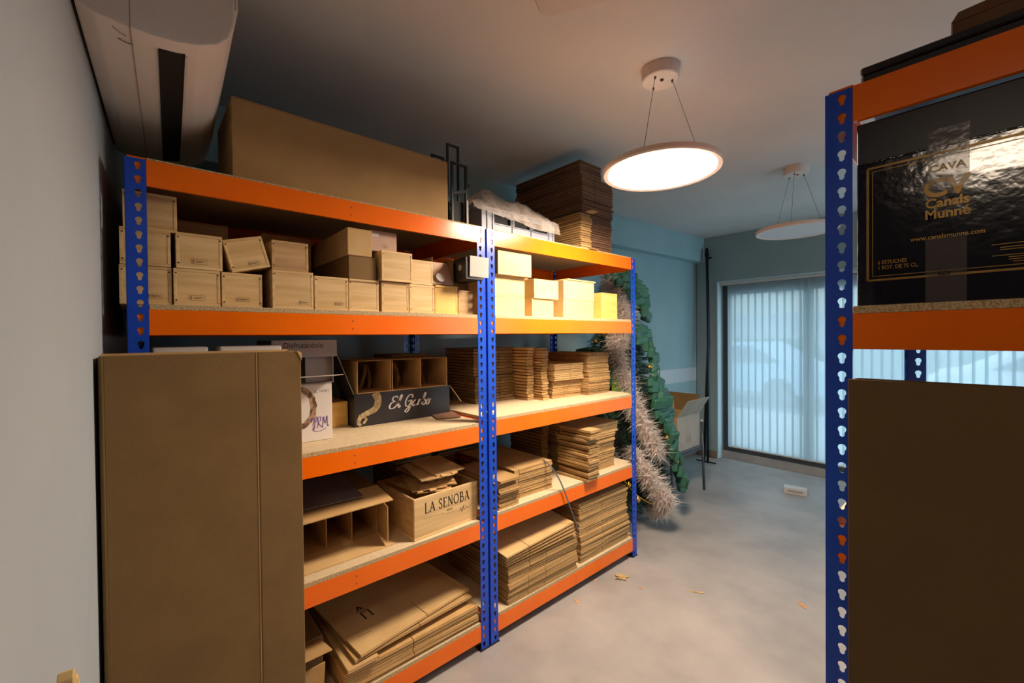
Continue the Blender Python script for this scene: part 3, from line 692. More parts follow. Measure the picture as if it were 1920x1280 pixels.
# far bay, fourth level
z = ZB[1] + 0.0006
stack('flattened box in the low wide stack left on the fourth shelf', -1.665, 1.462, 1.752, z, 0.785, 0.5, 0.0135, (0.12,), mat='card')
stack('narrow flattened box in the crooked column by the centre post, fourth shelf', -1.598, 1.318, 1.452, z, 0.775, 0.36, 0.0135, mat='card', jit=0.02, jr=2.5)
stack('narrow flattened box in the crooked front column right on the fourth shelf', -1.582, 1.962, 2.06, z, 0.932, 0.24, 0.0175, mat='card', jit=0.022, jr=2.5)
stack('flattened box in the tall far-end stack, fourth shelf', -1.665, 2.072, 2.355, z, 0.855, 0.46, 0.0135, (0.52,), mat='card')
stack('flattened box shifted outward on top of the tall far stack, fourth shelf', -1.66, 2.085, 2.385, 0.856, 0.925, 0.46, 0.0135, mat='card_pale')
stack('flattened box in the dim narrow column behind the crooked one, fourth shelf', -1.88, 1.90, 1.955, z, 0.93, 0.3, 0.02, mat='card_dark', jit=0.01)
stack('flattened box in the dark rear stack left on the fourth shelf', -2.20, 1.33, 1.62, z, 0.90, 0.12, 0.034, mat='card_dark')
# far bay, bottom level
z = ZB[0] + 0.0006
stack('large flattened box, lower left bundle, bottom shelf of far bay', -1.607, 1.37, 1.90, z, 0.245, 0.55, 0.0145, (0.26, 0.50), mat='card', jit=0.007)
stack('large flattened box, upper left bundle, bottom shelf of far bay', -1.612, 1.372, 1.902, 0.2455, 0.33, 0.55, 0.0142, (0.28, 0.52), mat='card', jit=0.007)
stack('large flattened box, lower right bundle, bottom shelf of far bay', -1.618, 1.943, 2.44, z, 0.30, 0.55, 0.015, (0.43,), mat='card', jit=0.006)
stack('large flattened box, shaded upper right bundle, bottom shelf of far bay', -1.622, 1.945, 2.442, 0.3005, 0.49, 0.55, 0.0158, (0.44,), mat='card', jit=0.008)
def loose(label, X, y0, w, d, z0, rot, t=0.008, slots=(), mat='card_pale', name='flattened_box', cat='flattened box'):
    o = link(name, sheet_mesh(d, w, t, slots, 0.12, mat), None, (X, y0, z0), rot); return tag(o, label, cat)
lz = 0.331
for k in range(4):
    loose(['lowest', 'second', 'third', 'topmost'][k] + ' loose sagging flattened box on the left bottom stack of the far bay', -1.60 + 0.006 * k, 1.352 - 0.004 * k, 0.53, 0.54, lz + 0.012 + k * 0.0165, (R(0.8 + 0.2 * k), R(3.2 + 0.9 * k), R(1.0 * k - 0.5)), slots=(0.3,), mat='card' if k < 3 else 'card_pale')
# left bay, bottom level
z = ZA[0] + 0.0006
stack('big flattened box in the sheaf, bottom shelf of left bay', -1.612, 0.56, 1.185, z, 0.225, 0.62, 0.0145, (0.46,), sd=0.14, mat='card', jit=0.008)
t_ = loose('top flattened box with black printed arrows on the bottom shelf of the left bay', -1.60, 0.62, 0.56, 0.62, 0.262, (R(0.6), R(2.0), R(7)), t=0.009, slots=(0.56,), mat='card_pale')
b = B(); b.ribbon([(0.0, 0.0), (0.0, 0.05)], 0.007); b.ribbon([(0.034, 0.0), (0.034, 0.05)], 0.007); b.ribbon([(-0.003, 0.053), (0.037, 0.053)], 0.005)
b.ribbon([(0.0, 0.075), (0.01, 0.1), (0.02, 0.075)], 0.012); b.ribbon([(-0.012, 0.066), (0.034, 0.066)], 0.004)
part('printed_arrows', b, 'ink_black', t_, loc=(-0.17, 0.12, 0.0093), rot=(0, 0, R(90)))
b = B().ribbon([(0, 0), (0.06, 0)], 0.0025); part('printed_line', b, 'ink', t_, loc=(-0.10, 0.04, 0.0093), rot=(0, 0, R(80)))
loose('second loose flattened box under the printed one, left bay', -1.606, 0.60, 0.57, 0.62, 0.247, (R(0.5), R(1.6), R(3)), t=0.009, slots=(0.5,), mat='card')
loose('short flattened box poking out below the printed one, left bay', -1.592, 0.57, 0.12, 0.55, 0.2285, (R(0.2), R(0.6), R(0)), t=0.012, mat='card_pale')
# open cartons at the left end of the bottom shelf
t_ = thing('open_carton', 'dim open carton with splayed flaps on the bottom shelf behind the tall box', 'cardboard box', (-1.70, 0.36, z))
part('body', B().box(-0.5, -0.02, -0.16, 0.16, 0, 0.2), 'card_dark', t_, bevel=0.002)
part('flap', B().box(-0.02, 0.12, -0.16, 0.15, 0, 0.004), 'card', t_, loc=(0, 0, 0.19), rot=(0, R(-14), 0))
part('flap', B().box(0.0, 0.004, -0.16, 0.13, 0.0, 0.13), 'card', t_, loc=(0.02, 0.02, 0.0), rot=(0, R(8), R(4)))

# ------------------------------------------------------------------ lettering by strokes
def strokes(name, lines, wid, mat, parent, loc, rot, sx=1.0, sy=1.0, shear=0.0, n=6, label=None):
    b = B()
    for k, L in enumerate(lines):
        pts = smoothc([Vector((x + shear * y, y, 0)) for x, y in L], n) if len(L) > 2 else [Vector((x + shear * y, y, 0)) for x, y in L]
        b.ribbon([(p.x * sx, p.y * sy) for p in pts], wid, off=0.00002 * k)
    return part(name, b, mat, parent, loc=loc, rot=rot, label=label)
GARBO = [[(0.62, 0.85), (0.45, 1.0), (0.2, 0.92), (0.18, 0.7), (0.4, 0.57), (0.15, 0.5), (0.0, 0.25), (0.12, 0.02), (0.42, 0.05), (0.62, 0.25)],
         [(0.62, 0.2), (0.85, 0.6), (0.97, 0.98), (0.86, 1.02), (0.79, 0.5), (0.84, 0.05), (1.0, 0.18)],
         [(1.98, 0.74), (1.92, 0.98), (1.6, 0.95), (1.4, 0.5), (1.5, 0.1), (1.75, 0.1), (1.95, 0.5)],
         [(1.6, 0.46), (1.95, 0.5), (1.9, -0.05), (1.7, -0.42), (1.5, -0.32), (1.75, -0.05), (2.1, 0.15)],
         [(2.42, 0.42), (2.25, 0.5), (2.1, 0.25), (2.2, 0.03), (2.38, 0.2), (2.44, 0.48), (2.4, 0.1), (2.56, 0.1)],
         [(2.56, 0.1), (2.66, 0.55)], [(2.66, 0.55), (2.62, 0.28), (2.64, 0.04)], [(2.64, 0.3), (2.72, 0.46), (2.86, 0.47)],
         [(2.95, 0.1), (3.15, 0.7), (3.2, 1.0), (3.1, 0.97), (3.04, 0.3), (3.12, 0.03), (3.32, 0.12), (3.3, 0.42), (3.14, 0.4)],
         [(3.32, 0.36), (3.55, 0.47), (3.42, 0.3), (3.48, 0.05), (3.66, 0.1), (3.67, 0.4), (3.52, 0.5), (3.6, 0.38), (3.85, 0.45)]]
SERIF = {
 'L': (0.62, [([(0.14, 0), (0.14, 1)], 2), ([(0, 1), (0.3, 1)], 1), ([(0, 0), (0.6, 0)], 1), ([(0.6, 0), (0.62, 0.22)], 1)]),
 'A': (0.78, [([(0.08, 0), (0.38, 1)], 1), ([(0.38, 1), (0.7, 0)], 2), ([(0.2, 0.36), (0.58, 0.36)], 1), ([(0, 0), (0.2, 0)], 1), ([(0.56, 0), (0.8, 0)], 1)]),
 'S': (0.56, [([(0.46, 0.78), (0.4, 0.98), (0.18, 0.98), (0.06, 0.78), (0.24, 0.56), (0.46, 0.36), (0.42, 0.06), (0.2, 0.0), (0.04, 0.2)], 1.6)]),
 'E': (0.62, [([(0.14, 0), (0.14, 1)], 2), ([(0, 1), (0.52, 1)], 1), ([(0.52, 1), (0.54, 0.82)], 1), ([(0.14, 0.52), (0.42, 0.52)], 1), ([(0, 0), (0.56, 0)], 1), ([(0.56, 0), (0.6, 0.2)], 1)]),
 'N': (0.84, [([(0.14, 0), (0.14, 1)], 1), ([(0.14, 1), (0.68, 0)], 2), ([(0.68, 0), (0.68, 1)], 1), ([(0.02, 0), (0.26, 0)], 1), ([(0, 1), (0.16, 1)], 1), ([(0.56, 1), (0.8, 1)], 1)]),
 'O': (0.86, [([(0.4, 1), (0.14, 0.85), (0.04, 0.5), (0.14, 0.15), (0.4, 0), (0.66, 0.15), (0.76, 0.5), (0.66, 0.85), (0.4, 1)], 1.6)]),
 'B': (0.68, [([(0.14, 0), (0.14, 1)], 2), ([(0, 1), (0.36, 1), (0.5, 0.78), (0.36, 0.54), (0.14, 0.53)], 1.4), ([(0.3, 0.53), (0.56, 0.44), (0.56, 0.1), (0.36, 0), (0, 0)], 1.4)]),
 ' ': (0.36, [])}
def serif(txt, size, wid, mat, parent, loc, rot, sx=1.0):
    b = B(); x = 0; k = 0
    for ch in txt:
        adv, st = SERIF[ch]
        for pts, w in st:
            P = smoothc([Vector((p[0], p[1], 0)) for p in pts], 5) if len(pts) > 2 else [Vector((p[0], p[1], 0)) for p in pts]
            b.ribbon([((x + p.x) * size * sx, p.y * size) for p in P], wid * w, off=0.00002 * k); k += 1
        x += adv + 0.1
    return part('lettering', b, mat, parent, loc=loc, rot=rot)

# ------------------------------------------------------------------ left bay, third level
z = ZA[2] + 0.0006
pb = thing('white_gift_carton', 'white carton with brown wicker ring and purple monogram on the third shelf', 'carton', (-1.765, 0.43, z))
part('body', B().box(-0.26, 0, -0.152, 0.152, 0, 0.222), 'white_carton', pb, bevel=0.002)
part('top_flap', B().box(-0.26, 0.0, -0.152, 0.152, 0.2225, 0.2245), 'white_carton', pb)
b = B()
for k in range(3):
    pts = [(0.062 * math.cos(q) * (1 - 0.07 * k), 0.078 * math.sin(q) * (1 - 0.05 * k)) for q in [2 * math.pi * i / 40 + 0.2 * k for i in range(41)]]
    b.ribbon([(p[0] + random.uniform(-1, 1) * 0.002, p[1] + random.uniform(-1, 1) * 0.002) for p in pts], 0.010 + 0.003 * k, off=0.0001 * k)
part('wicker_ring_print', b, 'ring_tan', pb, loc=(0.0005, 0.026, 0.135), rot=FACE_X)
b = B().ribbon([(0, 0), (0.15, 0)], 0.022); part('pale_band', b, 'ink_white', pb, loc=(0.0003, 0.0, 0.196), rot=FACE_X)
text('EL  HORT', 0.0135, (0.0008, 0.083, 0.19), FACE_X, 'ink_grey', pb)
PLM = [[(0.0, 0.3), (0.15, 0.8), (0.35, 1.0), (0.4, 0.75), (0.2, 0.55)], [(0.22, 0.95), (0.18, 0.2), (0.05, 0.0)], [(0.5, 0.95), (0.5, 0.3), (0.42, 0.1)], [(0.45, 0.95), (0.75, 0.95), (0.72, 0.65), (0.52, 0.6), (0.8, 0.2), (0.98, 0.1)],
       [(0.95, 0.1), (1.05, 0.95), (1.2, 0.4), (1.4, 1.0), (1.45, 0.2), (1.6, 0.25)], [(0.1, 0.25), (0.0, 0.0), (0.4, -0.15), (0.9, -0.1), (1.3, 0.05)], [(-0.1, 0.6), (-0.2, 0.9), (0.1, 1.0)]]
strokes('monogram', PLM, lambda u, d: 0.0016 + 0.0018 * abs(d.y), 'ink_purple', pb, (0.0007, 0.078, 0.045), FACE_X, 0.038, 0.05)
wb = wine_box('small wooden box behind the white carton and beside the black one', -1.975, 0.60, 0.722, z, 1.195, depth=0.3, mat='wood_yellow', nails=False)
# white carton lying open on top
oc = thing('open_white_carton', 'greyish white open carton with serif lettering on top of the white carton', 'carton', (-1.78, 0.41, z + 0.2252))
part('top_panel', B().box(-0.28, -0.002, -0.035, 0.185, 0.168, 0.171), 'grey_carton', oc)
part('bottom_panel', B().box(-0.28, -0.002, -0.035, 0.185, 0.0, 0.003), 'grey_carton', oc)
part('side_panel', B().box(-0.28, -0.002, -0.035, -0.032, 0.0035, 0.1675), 'grey_carton', oc)
part('side_panel', B().box(-0.28, -0.002, 0.182, 0.185, 0.0035, 0.1675), 'grey_carton', oc)
part('back_panel', B().box(-0.28, -0.277, -0.031, 0.181, 0.0035, 0.1675), 'grey_carton', oc)
part('hanging_flap', B().box(0.0, 0.003, -0.04, 0.198, 0.105, 0.172), 'grey_carton', oc, bevel=0.0008)
part('inner_flap', B().box(-0.03, -0.027, 0.085, 0.1815, 0.004, 0.104), 'grey_carton', oc)
part('lower_flap', B().box(0.0, 0.1, -0.035, 0.19, -0.0015, 0.0015), 'grey_carton', oc, loc=(-0.002, 0.0, 0.026), rot=(0, R(-6), 0))
text('Disfrutándolo', 0.029, (0.0035, 0.0, 0.142), FACE_X, 'ink_dark', oc, sx=0.9)
# black carton with script
eg = thing('black_wine_carton', 'black carton with white script lettering lying on the third shelf', 'carton', (-1.905, 0.725, z), (0, 0, R(0)))
W_ = 0.505; H_ = 0.15
part('front_panel', B().box(-0.004, 0, 0, W_, 0, H_), 'black_carton', eg, bevel=0.0008)
part('body', B().box(-0.18, -0.0045, 0.001, W_ - 0.001, 0, H_ - 0.004), 'black_carton', eg)
part('left_flap', B().slab([(-0.004, 0.0, H_), (-0.18, 0.0, H_), (-0.18, -0.075, H_ + 0.19), (-0.004, -0.075, H_ + 0.19)], 0.003, (0, -0.93, -0.37)), 'black_carton', eg)
part('right_flap', B().slab([(-0.004, W_, H_), (-0.16, W_, H_), (-0.16, W_ + 0.075, 0.055), (-0.004, W_ + 0.075, 0.055)], 0.003, (0, 0.78, 0.6)), 'black_carton', eg)
part('flap_edge', B().tube([(0.0, W_, H_), (0.0, W_ + 0.075, 0.055)], 0.0018, 6), 'card_pale', eg)
part('flap_edge', B().tube([(0.0, -0.002, H_), (0.0, -0.077, H_ + 0.19)], 0.0014, 6), 'card_grey', eg)
strokes('script_lettering', GARBO, lambda u, d: 0.0035 + 0.0045 * abs(d.y), 'ink_white', eg, (0.0007, 0.165, 0.064), FACE_X, 0.058, 0.058, shear=0.22, label='white brush script lettering')
b = B(); sn = smoothc([(0.10, 0.148, 0), (0.112, 0.11, 0), (0.098, 0.075, 0), (0.06, 0.058, 0), (0.03, 0.045, 0), (0.018, 0.02, 0), (0.03, 0.003, 0)], 8)
b.ribbon([(p.x, p.y) for p in sn], lambda u, d: 0.026 * (1 - u) + 0.012); b.ribbon([(0.02, 0.05), (0.045, 0.045), (0.055, 0.03), (0.04, 0.012)], 0.012, off=0.0001)
part('gold_ribbon_print', b, 'ribbon_gold', eg, loc=(0.0007, 0, 0), rot=FACE_X)
# three-cell cardboard divider on the black carton
dv = thing('cell_divider', 'brown cardboard three-cell bottle divider on the black carton', 'cardboard divider', (-1.895, 0.735, z + H_ + 0.0006))
L_ = 0.475; h_ = 0.15; t = 0.004
part('top_panel', B().box(-0.19, 0, 0, L_, h_ - t, h_), 'card_dark', dv)
part('bottom_panel', B().box(-0.19, 0, 0, L_, 0, t), 'card', dv)
for y in (0.0, 0.158, 0.168, 0.318, L_ - t): part('cell_wall', B().box(-0.19, 0.0, y, y + t, t + 0.0003, h_ - t - 0.0003), 'card', dv)
part('back_panel', B().box(-0.194, -0.1903, 0, L_, 0, h_), 'card_dark', dv)
for k, y in enumerate((0.02, 0.185, 0.335)):
    b = B()
    for j in range(3):
        yy = y + 0.02 + 0.028 * j
        pts = [(-0.06 - 0.02 * j, yy + 0.03 * math.sin(q * 1.7 + j + k), 0.01 + 0.115 * q) for q in [i / 8 for i in range(9)]]
        n0 = len(b.v)
        for p in pts: b.v += [(p[0], p[1], p[2]), (p[0] - 0.08, p[1] + 0.015, p[2])]
        for i in range(8): b.f.append((n0 + 2 * i, n0 + 2 * i + 1, n0 + 2 * i + 3, n0 + 2 * i + 2))
    part('crumpled_insert', b, 'card', dv)
# dark stack at the right end of the left bay
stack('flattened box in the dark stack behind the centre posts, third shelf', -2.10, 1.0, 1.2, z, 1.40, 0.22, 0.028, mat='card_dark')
loose('loose black-backed flap of cardboard lying by the centre post', -1.80, 1.09, 0.12, 0.2, z + 0.001, (R(1.0), R(1), R(-18)), t=0.004, mat='card_brown')

# ------------------------------------------------------------------ left bay, fourth level
z = ZA[1] + 0.0006
sn = thing('wooden_wine_crate', 'open wooden crate with dark serif lettering, full of cardboard scraps', 'wooden crate', (-1.618, 0.862, z), (0, 0, R(2.5)))
cw, ch, cd = 0.345, 0.176, 0.34; t = 0.011
part('bottom_board', B().box(-cd, 0, 0, cw, 0, t), 'wood', sn, bevel=0.001)
part('front_panel', B().box(-t, 0, 0, cw, t + 0.0004, ch), 'wood', sn, bevel=0.0012)
part('back_panel', B().box(-cd, -cd + t, 0, cw, t + 0.0004, ch), 'wood_dull', sn, bevel=0.001)
for y in (0.0, cw - t): part('side_board', B().box(-cd + t + 0.0004, -t - 0.0004, y, y + t, t + 0.0004, ch), 'wood_dull', sn, bevel=0.001)
serif('LA SENOBA', 0.042, 0.0026, 'ink_dark', sn, (0.0007, 0.052, 0.105), FACE_X, 0.83)
text('RIOJA', 0.013, (0.0007, 0.165, 0.082), FACE_X, 'ink', sn)
strokes('signature', [[(0, 0.1), (0.15, 0.6), (0.3, 0.0), (0.45, 0.7), (0.6, 0.1), (0.8, 0.5), (1.0, 0.2), (1.5, 0.6)], [(0.3, -0.2), (0.6, 0.9)]], 0.0016, 'ink', sn, (0.0007, 0.235, 0.058), FACE_X, 0.05, 0.034)
strokes('printed_line', [[(0.045, 0.083), (0.15, 0.080)], [(0.145, 0.072), (0.225, 0.07)]], 0.0009, 'ink', sn, (0.0007, 0, 0), FACE_X)
for k in range(16):
    y0 = random.uniform(0.05, 0.12); x0 = -random.uniform(0.165, 0.19); zz = 0.152 + 0.0062 * k
    b = B().box(-0.12, 0.1, 0, 0.16, 0, 0.004)
    if k % 3 == 0: b.box(0.1, 0.118, 0.02, 0.045, 0, 0.004).box(0.1, 0.118, 0.075, 0.105, 0, 0.004)
    rot = (0, R(5), R(random.uniform(-26, 22)))
    if k > 13: x0, y0, rot = -0.14, 0.07 + 0.06 * (k - 14), (0, R(5), R(-6 + 9 * (k - 14)))
    o = part('cardboard_scrap', b, 'card' if k < 14 else 'card_pale', loc=tuple(Vector((-1.618, 0.862, z)) + Vector((x0, y0, zz))), rot=rot)
    tag(o, 'cardboard divider scrap heaped in the lettered wooden crate' if k < 15 else 'topmost pale notched divider scrap on the lettered wooden crate', 'cardboard scrap', 'scraps in the wooden crate')
# open bottle carton lying on its side with flaps
bc = thing('open_bottle_carton', 'open cardboard bottle carton with cells and splayed flaps on the fourth shelf', 'cardboard box', (-1.80, 0.36, z))
W2, H2, D2, t = 0.42, 0.215, 0.34, 0.004
part('bottom_panel', B().box(-D2, 0, 0, W2, 0, t), 'card', bc)
part('top_panel', B().box(-D2, 0, 0, W2, H2 - t, H2), 'card_dark', bc)
part('side_panel', B().box(-D2, 0, W2 - t, W2, t + 0.0003, H2 - t - 0.0003), 'card', bc)
part('side_panel', B().box(-D2, 0, 0, t, t + 0.0003, H2 - t - 0.0003), 'card', bc)
part('back_panel', B().box(-D2, -D2 + t, t + 0.0003, W2 - t - 0.0003, t + 0.0003, H2 - t - 0.0003), 'card_dark', bc)
for y in (0.10, 0.205, 0.31): part('cell_wall', B().box(-D2 + t + 0.001, -0.012, y, y + t, t + 0.0005, H2 - t - 0.02), 'card', bc)
part('lower_flap', B().box(0.0005, 0.145, 0.02, W2 + 0.01, 0, t), 'card_pale', bc, loc=(0, 0, 0.001), rot=(0, R(0.3), 0))
part('upper_flap', B().box(0.0, 0.16, -0.01, W2 + 0.0, 0, t), 'card', bc, loc=(0.0, 0, H2 - 0.004), rot=(0, R(7), 0))
part('side_flap', B().box(0.0, 0.145, 0, t, 0.02, H2 - 0.05), 'card', bc, loc=(0.002, W2, 0), rot=(0, 0, R(-8)))
part('side_flap', B().box(0.0, 0.12, 0, t, 0.02, H2 - 0.04), 'card', bc, loc=(0.002, 0.004, 0), rot=(0, 0, R(12)))
tag(part('grey_sheet', B().slab([(-0.28, 0.03, 0), (0.09, 0.05, -0.012), (0.1, 0.32, -0.014), (-0.26, 0.34, 0)], 0.003, (0, 0, 1)), 'paper_grey', loc=(-1.80, 0.36, z + H2 + 0.016)), 'dark grey sheet lying on top of the open bottle carton', 'sheet')
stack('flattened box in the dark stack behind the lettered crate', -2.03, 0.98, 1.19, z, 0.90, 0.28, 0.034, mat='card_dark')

# ------------------------------------------------------------------ top of the racks
zt = ZA[4] + 0.0006
lb = thing('long_cardboard_box', 'long brown cardboard box on top of the left rack bay', 'cardboard box', (-1.622, 0.235, zt))
part('body', B().box(-0.31, 0, 0, 0.815, 0, 0.2585), 'card_mid', lb, bevel=0.003, seg=2)
part('top_flap', B().box(-0.308, -0.156, 0.001, 0.814, 0.2588, 0.2625), 'card_mid', lb, bevel=0.001)
part('top_flap', B().box(-0.154, -0.001, 0.001, 0.814, 0.2588, 0.2625), 'card_mid', lb, bevel=0.001)
part('tape', B().box(-0.1, 0.0006, 0.685, 0.70, 0.2626, 0.2632), 'tape_clear', lb)
part('tape', B().box(-0.31, -0.0, 0.8152, 0.8156, 0.1, 0.16), 'tape_clear', lb)
mf = thing('metal_frame_stand', 'black square-tube metal frames beside the long box', 'metal frame', (-1.66, 1.1, zt))
def loop(ya, yb, za, zb, x): return [(x, ya, za), (x, ya, zb), (x, yb, zb), (x, yb, za)]
part('tall_frame', B().tube([(-0.02, -0.012, 0.004), (-0.02, -0.012, 0.372)], 0.0045, square=True).tube([(-0.02, 0.046, 0.004), (-0.02, 0.046, 0.372)], 0.0045, square=True).tube([(-0.02, -0.0165, 0.372), (-0.02, 0.0505, 0.372)], 0.0045, square=True), 'black_metal', mf)
part('rear_frame', B().tube([(-0.11, -0.04, 0.004), (-0.11, -0.04, 0.345)], 0.0045, square=True).tube([(-0.11, 0.02, 0.004), (-0.11, 0.02, 0.345)], 0.0045, square=True).tube([(-0.11, -0.0445, 0.345), (-0.11, 0.0245, 0.345)], 0.0045, square=True), 'black_metal', mf)
part('front_frame', B().tube([(0.02, -0.015, 0.004), (0.02, -0.015, 0.275)], 0.005, square=True).tube([(0.02, 0.062, 0.004), (0.02, 0.062, 0.275)], 0.005, square=True).tube([(0.02, -0.02, 0.275), (0.02, 0.067, 0.275)], 0.005, square=True).tube([(0.02, -0.012, 0.135), (0.02, 0.06, 0.16)], 0.006, square=True), 'black_metal', mf)
part('base_panel', B().box(0.0, 0.006, -0.012, 0.058, 0.003, 0.11), 'black_void', mf)
part('edge_strip', B().box(0.026, 0.03, 0.058, 0.068, 0.001, 0.115), 'grey_carton', mf)
part('knob', B().lathe([(0.006, 0), (0.006, 0.012), (0.003, 0.014)], 10), 'black_metal', mf, loc=(0.02, 0.067, 0.19), rot=(R(-90), 0, 0))
zt2 = ZB[4] + 0.0006
cr = thing('plastic_crate', 'light grey plastic crate with slotted front on top of the rack', 'crate', (-1.655, 1.265, zt2))
CW, CH, CD = 0.515, 0.112, 0.36
part('base', B().box(-CD, 0, 0, CW, 0, 0.006), 'crate_grey', cr, bevel=0.001)
fw = B().box(-0.006, 0, 0, CW, 0.0063, 0.05).box(-0.006, 0, 0, CW, 0.092, CH)
ys = [0.0, 0.075, 0.185, 0.21, 0.32, 0.345, 0.455, CW]
for a_, c_ in ((0, 1), (2, 3), (4, 5), (6, 7)): fw.box(-0.006, 0, ys[a_], ys[c_], 0.05, 0.092)
part('front_wall', fw, 'crate_grey', cr)
part('back_wall', B().box(-CD, -CD + 0.006, 0, CW, 0.0063, CH), 'crate_grey', cr)
for y in (0, CW - 0.006): part('side_wall', B().box(-CD + 0.0063, -0.0063, y, y + 0.006, 0.0063, CH), 'crate_grey', cr)
part('rim', B().box(-0.008, 0.006, -0.006, CW + 0.006, CH + 0.0002, CH + 0.01).box(-CD - 0.006, -CD + 0.008, -0.006, CW + 0.006, CH + 0.0002, CH + 0.01).box(-CD + 0.008, -0.008, -0.006, 0.008, CH + 0.0002, CH + 0.01).box(-CD + 0.008, -0.008, CW - 0.008, CW + 0.006, CH + 0.0002, CH + 0.01), 'crate_grey', cr)
for y in (0.03, 0.065, 0.195, 0.33, 0.465, 0.5): part('rib', B().box(0.0002, 0.005, y, y + 0.006, 0.01, CH - 0.002), 'crate_grey', cr)
for k in range(3):
    fr = B(); y0, y1 = ys[1 + 2 * k], ys[2 + 2 * k]
    fr.box(0.0002, 0.004, y0 - 0.004, y0, 0.046, 0.096).box(0.0002, 0.004, y1, y1 + 0.004, 0.046, 0.096).box(0.0002, 0.004, y0, y1, 0.046, 0.05).box(0.0002, 0.004, y0, y1, 0.092, 0.096)
    part('slot_frame', fr, 'crate_grey', cr)
bt = B().box(-0.3, -0.012, 0.02, CW - 0.02, 0.0065, 0.09); part('dark_fill', bt, 'black_void', cr)  # near-black block behind the front slots
# crumpled plastic film
fm = B(); nx_, ny_ = 26, 44
random.seed(3)
hh = [[0] * (ny_ + 1) for _ in range(nx_ + 1)]
for i in range(nx_ + 1):
    for j in range(ny_ + 1):
        u, v = i / nx_, j / ny_
        x = -0.36 + 0.42 * u; y = -0.07 + 0.60 * v
        e = min(1, 6 * min(v, 1 - v)) * min(1, 3.2 * (1 - u) + 0.0) 
        zz = 0.13 + 0.085 * e * (0.55 + 0.45 * math.sin(3.1 * v + 0.6)) + 0.014 * math.sin(17 * v + 5 * u) * e + 0.011 * math.sin(31 * u - 9 * v) + random.uniform(-0.006, 0.006)
        if u > 0.86: zz = 0.135 - (u - 0.86) * (0.28 + 0.45 * v) + random.uniform(-0.004, 0.004); x = 0.012 + 0.02 * (u - 0.86) / 0.14 + random.uniform(0, 0.006)
        fm.v.append((x, y, max(zz, 0.05 if u > 0.86 else 0.1245)))
for i in range(nx_):
    for j in range(ny_):
        a_ = i * (ny_ + 1) + j; fm.f.append((a_, a_ + 1, a_ + ny_ + 2, a_ + ny_ + 1))
tag(part('plastic_film', fm, 'film', loc=(-1.655, 1.265, zt2), smooth=True), 'crumpled clear plastic film draped over the grey crate', 'plastic film')
random.seed(11)
stack('flattened box in the lit narrow column atop the far bay', -1.655, 2.015, 2.115, zt2, 2.235, 0.55, 0.0135, mat='card', jit=0.006)
stack('flattened box in the lower far-end stack atop the rack', -1.662, 2.125, 2.335, zt2, 2.236, 0.55, 0.0135, mat='card_brown', jit=0.006)
stack('dark flattened box in the upper stack atop the far bay', -1.66, 2.03, 2.345, 2.2368, 2.47, 0.60, 0.0165, (0.4,), mat='card_brown', jit=0.008)
stack('dark flattened box at the very top of the stack near the lamp', -1.675, 2.04, 2.25, 2.4706, 2.565, 0.58, 0.0155, mat='card_brown', jit=0.006)
loose('small orange-brown cardboard tongue poking out under the top stacks', -1.585, 2.02, 0.075, 0.12, zt2 - 0.0, (0, 0, 0), t=0.0006 + 0.002, mat='card')
loose('small lit cardboard tab poking out halfway up the top stack', -1.60, 2.05, 0.07, 0.05, 2.2365, (0, R(0), 0), t=0.0002 + 0.003, mat='card_pale')

# packing strap on the far bay
sp = [(-1.68, 1.70, 0.79), (-1.62, 1.70, 0.765), (-1.59, 1.73, 0.70), (-1.585, 1.765, 0.63), (-1.582, 1.80, 0.55), (-1.585, 1.845, 0.46), (-1.588, 1.875, 0.40), (-1.588, 1.885, 0.36)]
sm = smoothc(sp, 5); b = B()
for i, p in enumerate(sm):
    b.v += [(p.x, p.y - 0.0045, p.z), (p.x, p.y + 0.0045, p.z + 0.001), (p.x - 0.0012, p.y + 0.0045, p.z + 0.001), (p.x - 0.0012, p.y - 0.0045, p.z)]
for i in range(len(sm) - 1):
    for q in range(4): b.f.append((4 * i + q, 4 * i + (q + 1) % 4, 4 * i + 4 + (q + 1) % 4, 4 * i + 4 + q))
tag(part('packing_strap', b, 'strap'), 'loose grey packing strap hanging over the fourth shelf edge', 'strap')

# ------------------------------------------------------------------ tall open carton in front of the left bay
tb = thing('tall_cardboard_box', 'tall open cardboard box standing in front of the left rack', 'cardboard box', (-1.425, 0.14, 0))
h, t = 1.447, 0.006; y0, y1, d = -0.218, 0.238, 0.155
part('front_panel', B().box(-t, 0, y0 + 0.012, y1, 0, h), 'card_dark', tb, bevel=0.002)
part('corner_fold', B().tube([(-0.006, y0 + 0.011, 0), (-0.006, y0 + 0.011, h)], 0.006, 10), 'card_dark', tb, smooth=True)
part('left_panel', B().box(-d, -0.012, y0 + 0.003, y0 + 0.003 + t, 0, h - 0.004), 'card_dark', tb)
part('right_panel', B().box(-d, -t - 0.0004, y1 - t, y1, 0, h - 0.002), 'card', tb, bevel=0.001)
part('back_panel', B().box(-d - t, -d - 0.0004, y0 + 0.003, y1, 0, h + 0.002), 'card_pale', tb)
part('crease', B().box(0.0002, 0.0009, 0.117, 0.119, 0.0, h - 0.002), 'card', tb)
part('crease', B().box(0.0002, 0.0009, 0.1225, 0.1235, 0.0, h - 0.002), 'card_brown', tb)
part('torn_corner', B().slab([(-0.004, y1 - 0.012, h), (-0.004, y1 + 0.002, h - 0.006), (-0.004, y1 + 0.002, h - 0.03), (-0.004, y1 - 0.006, h - 0.012)], 0.006, (1, 0, 0)), 'card_pale', tb)
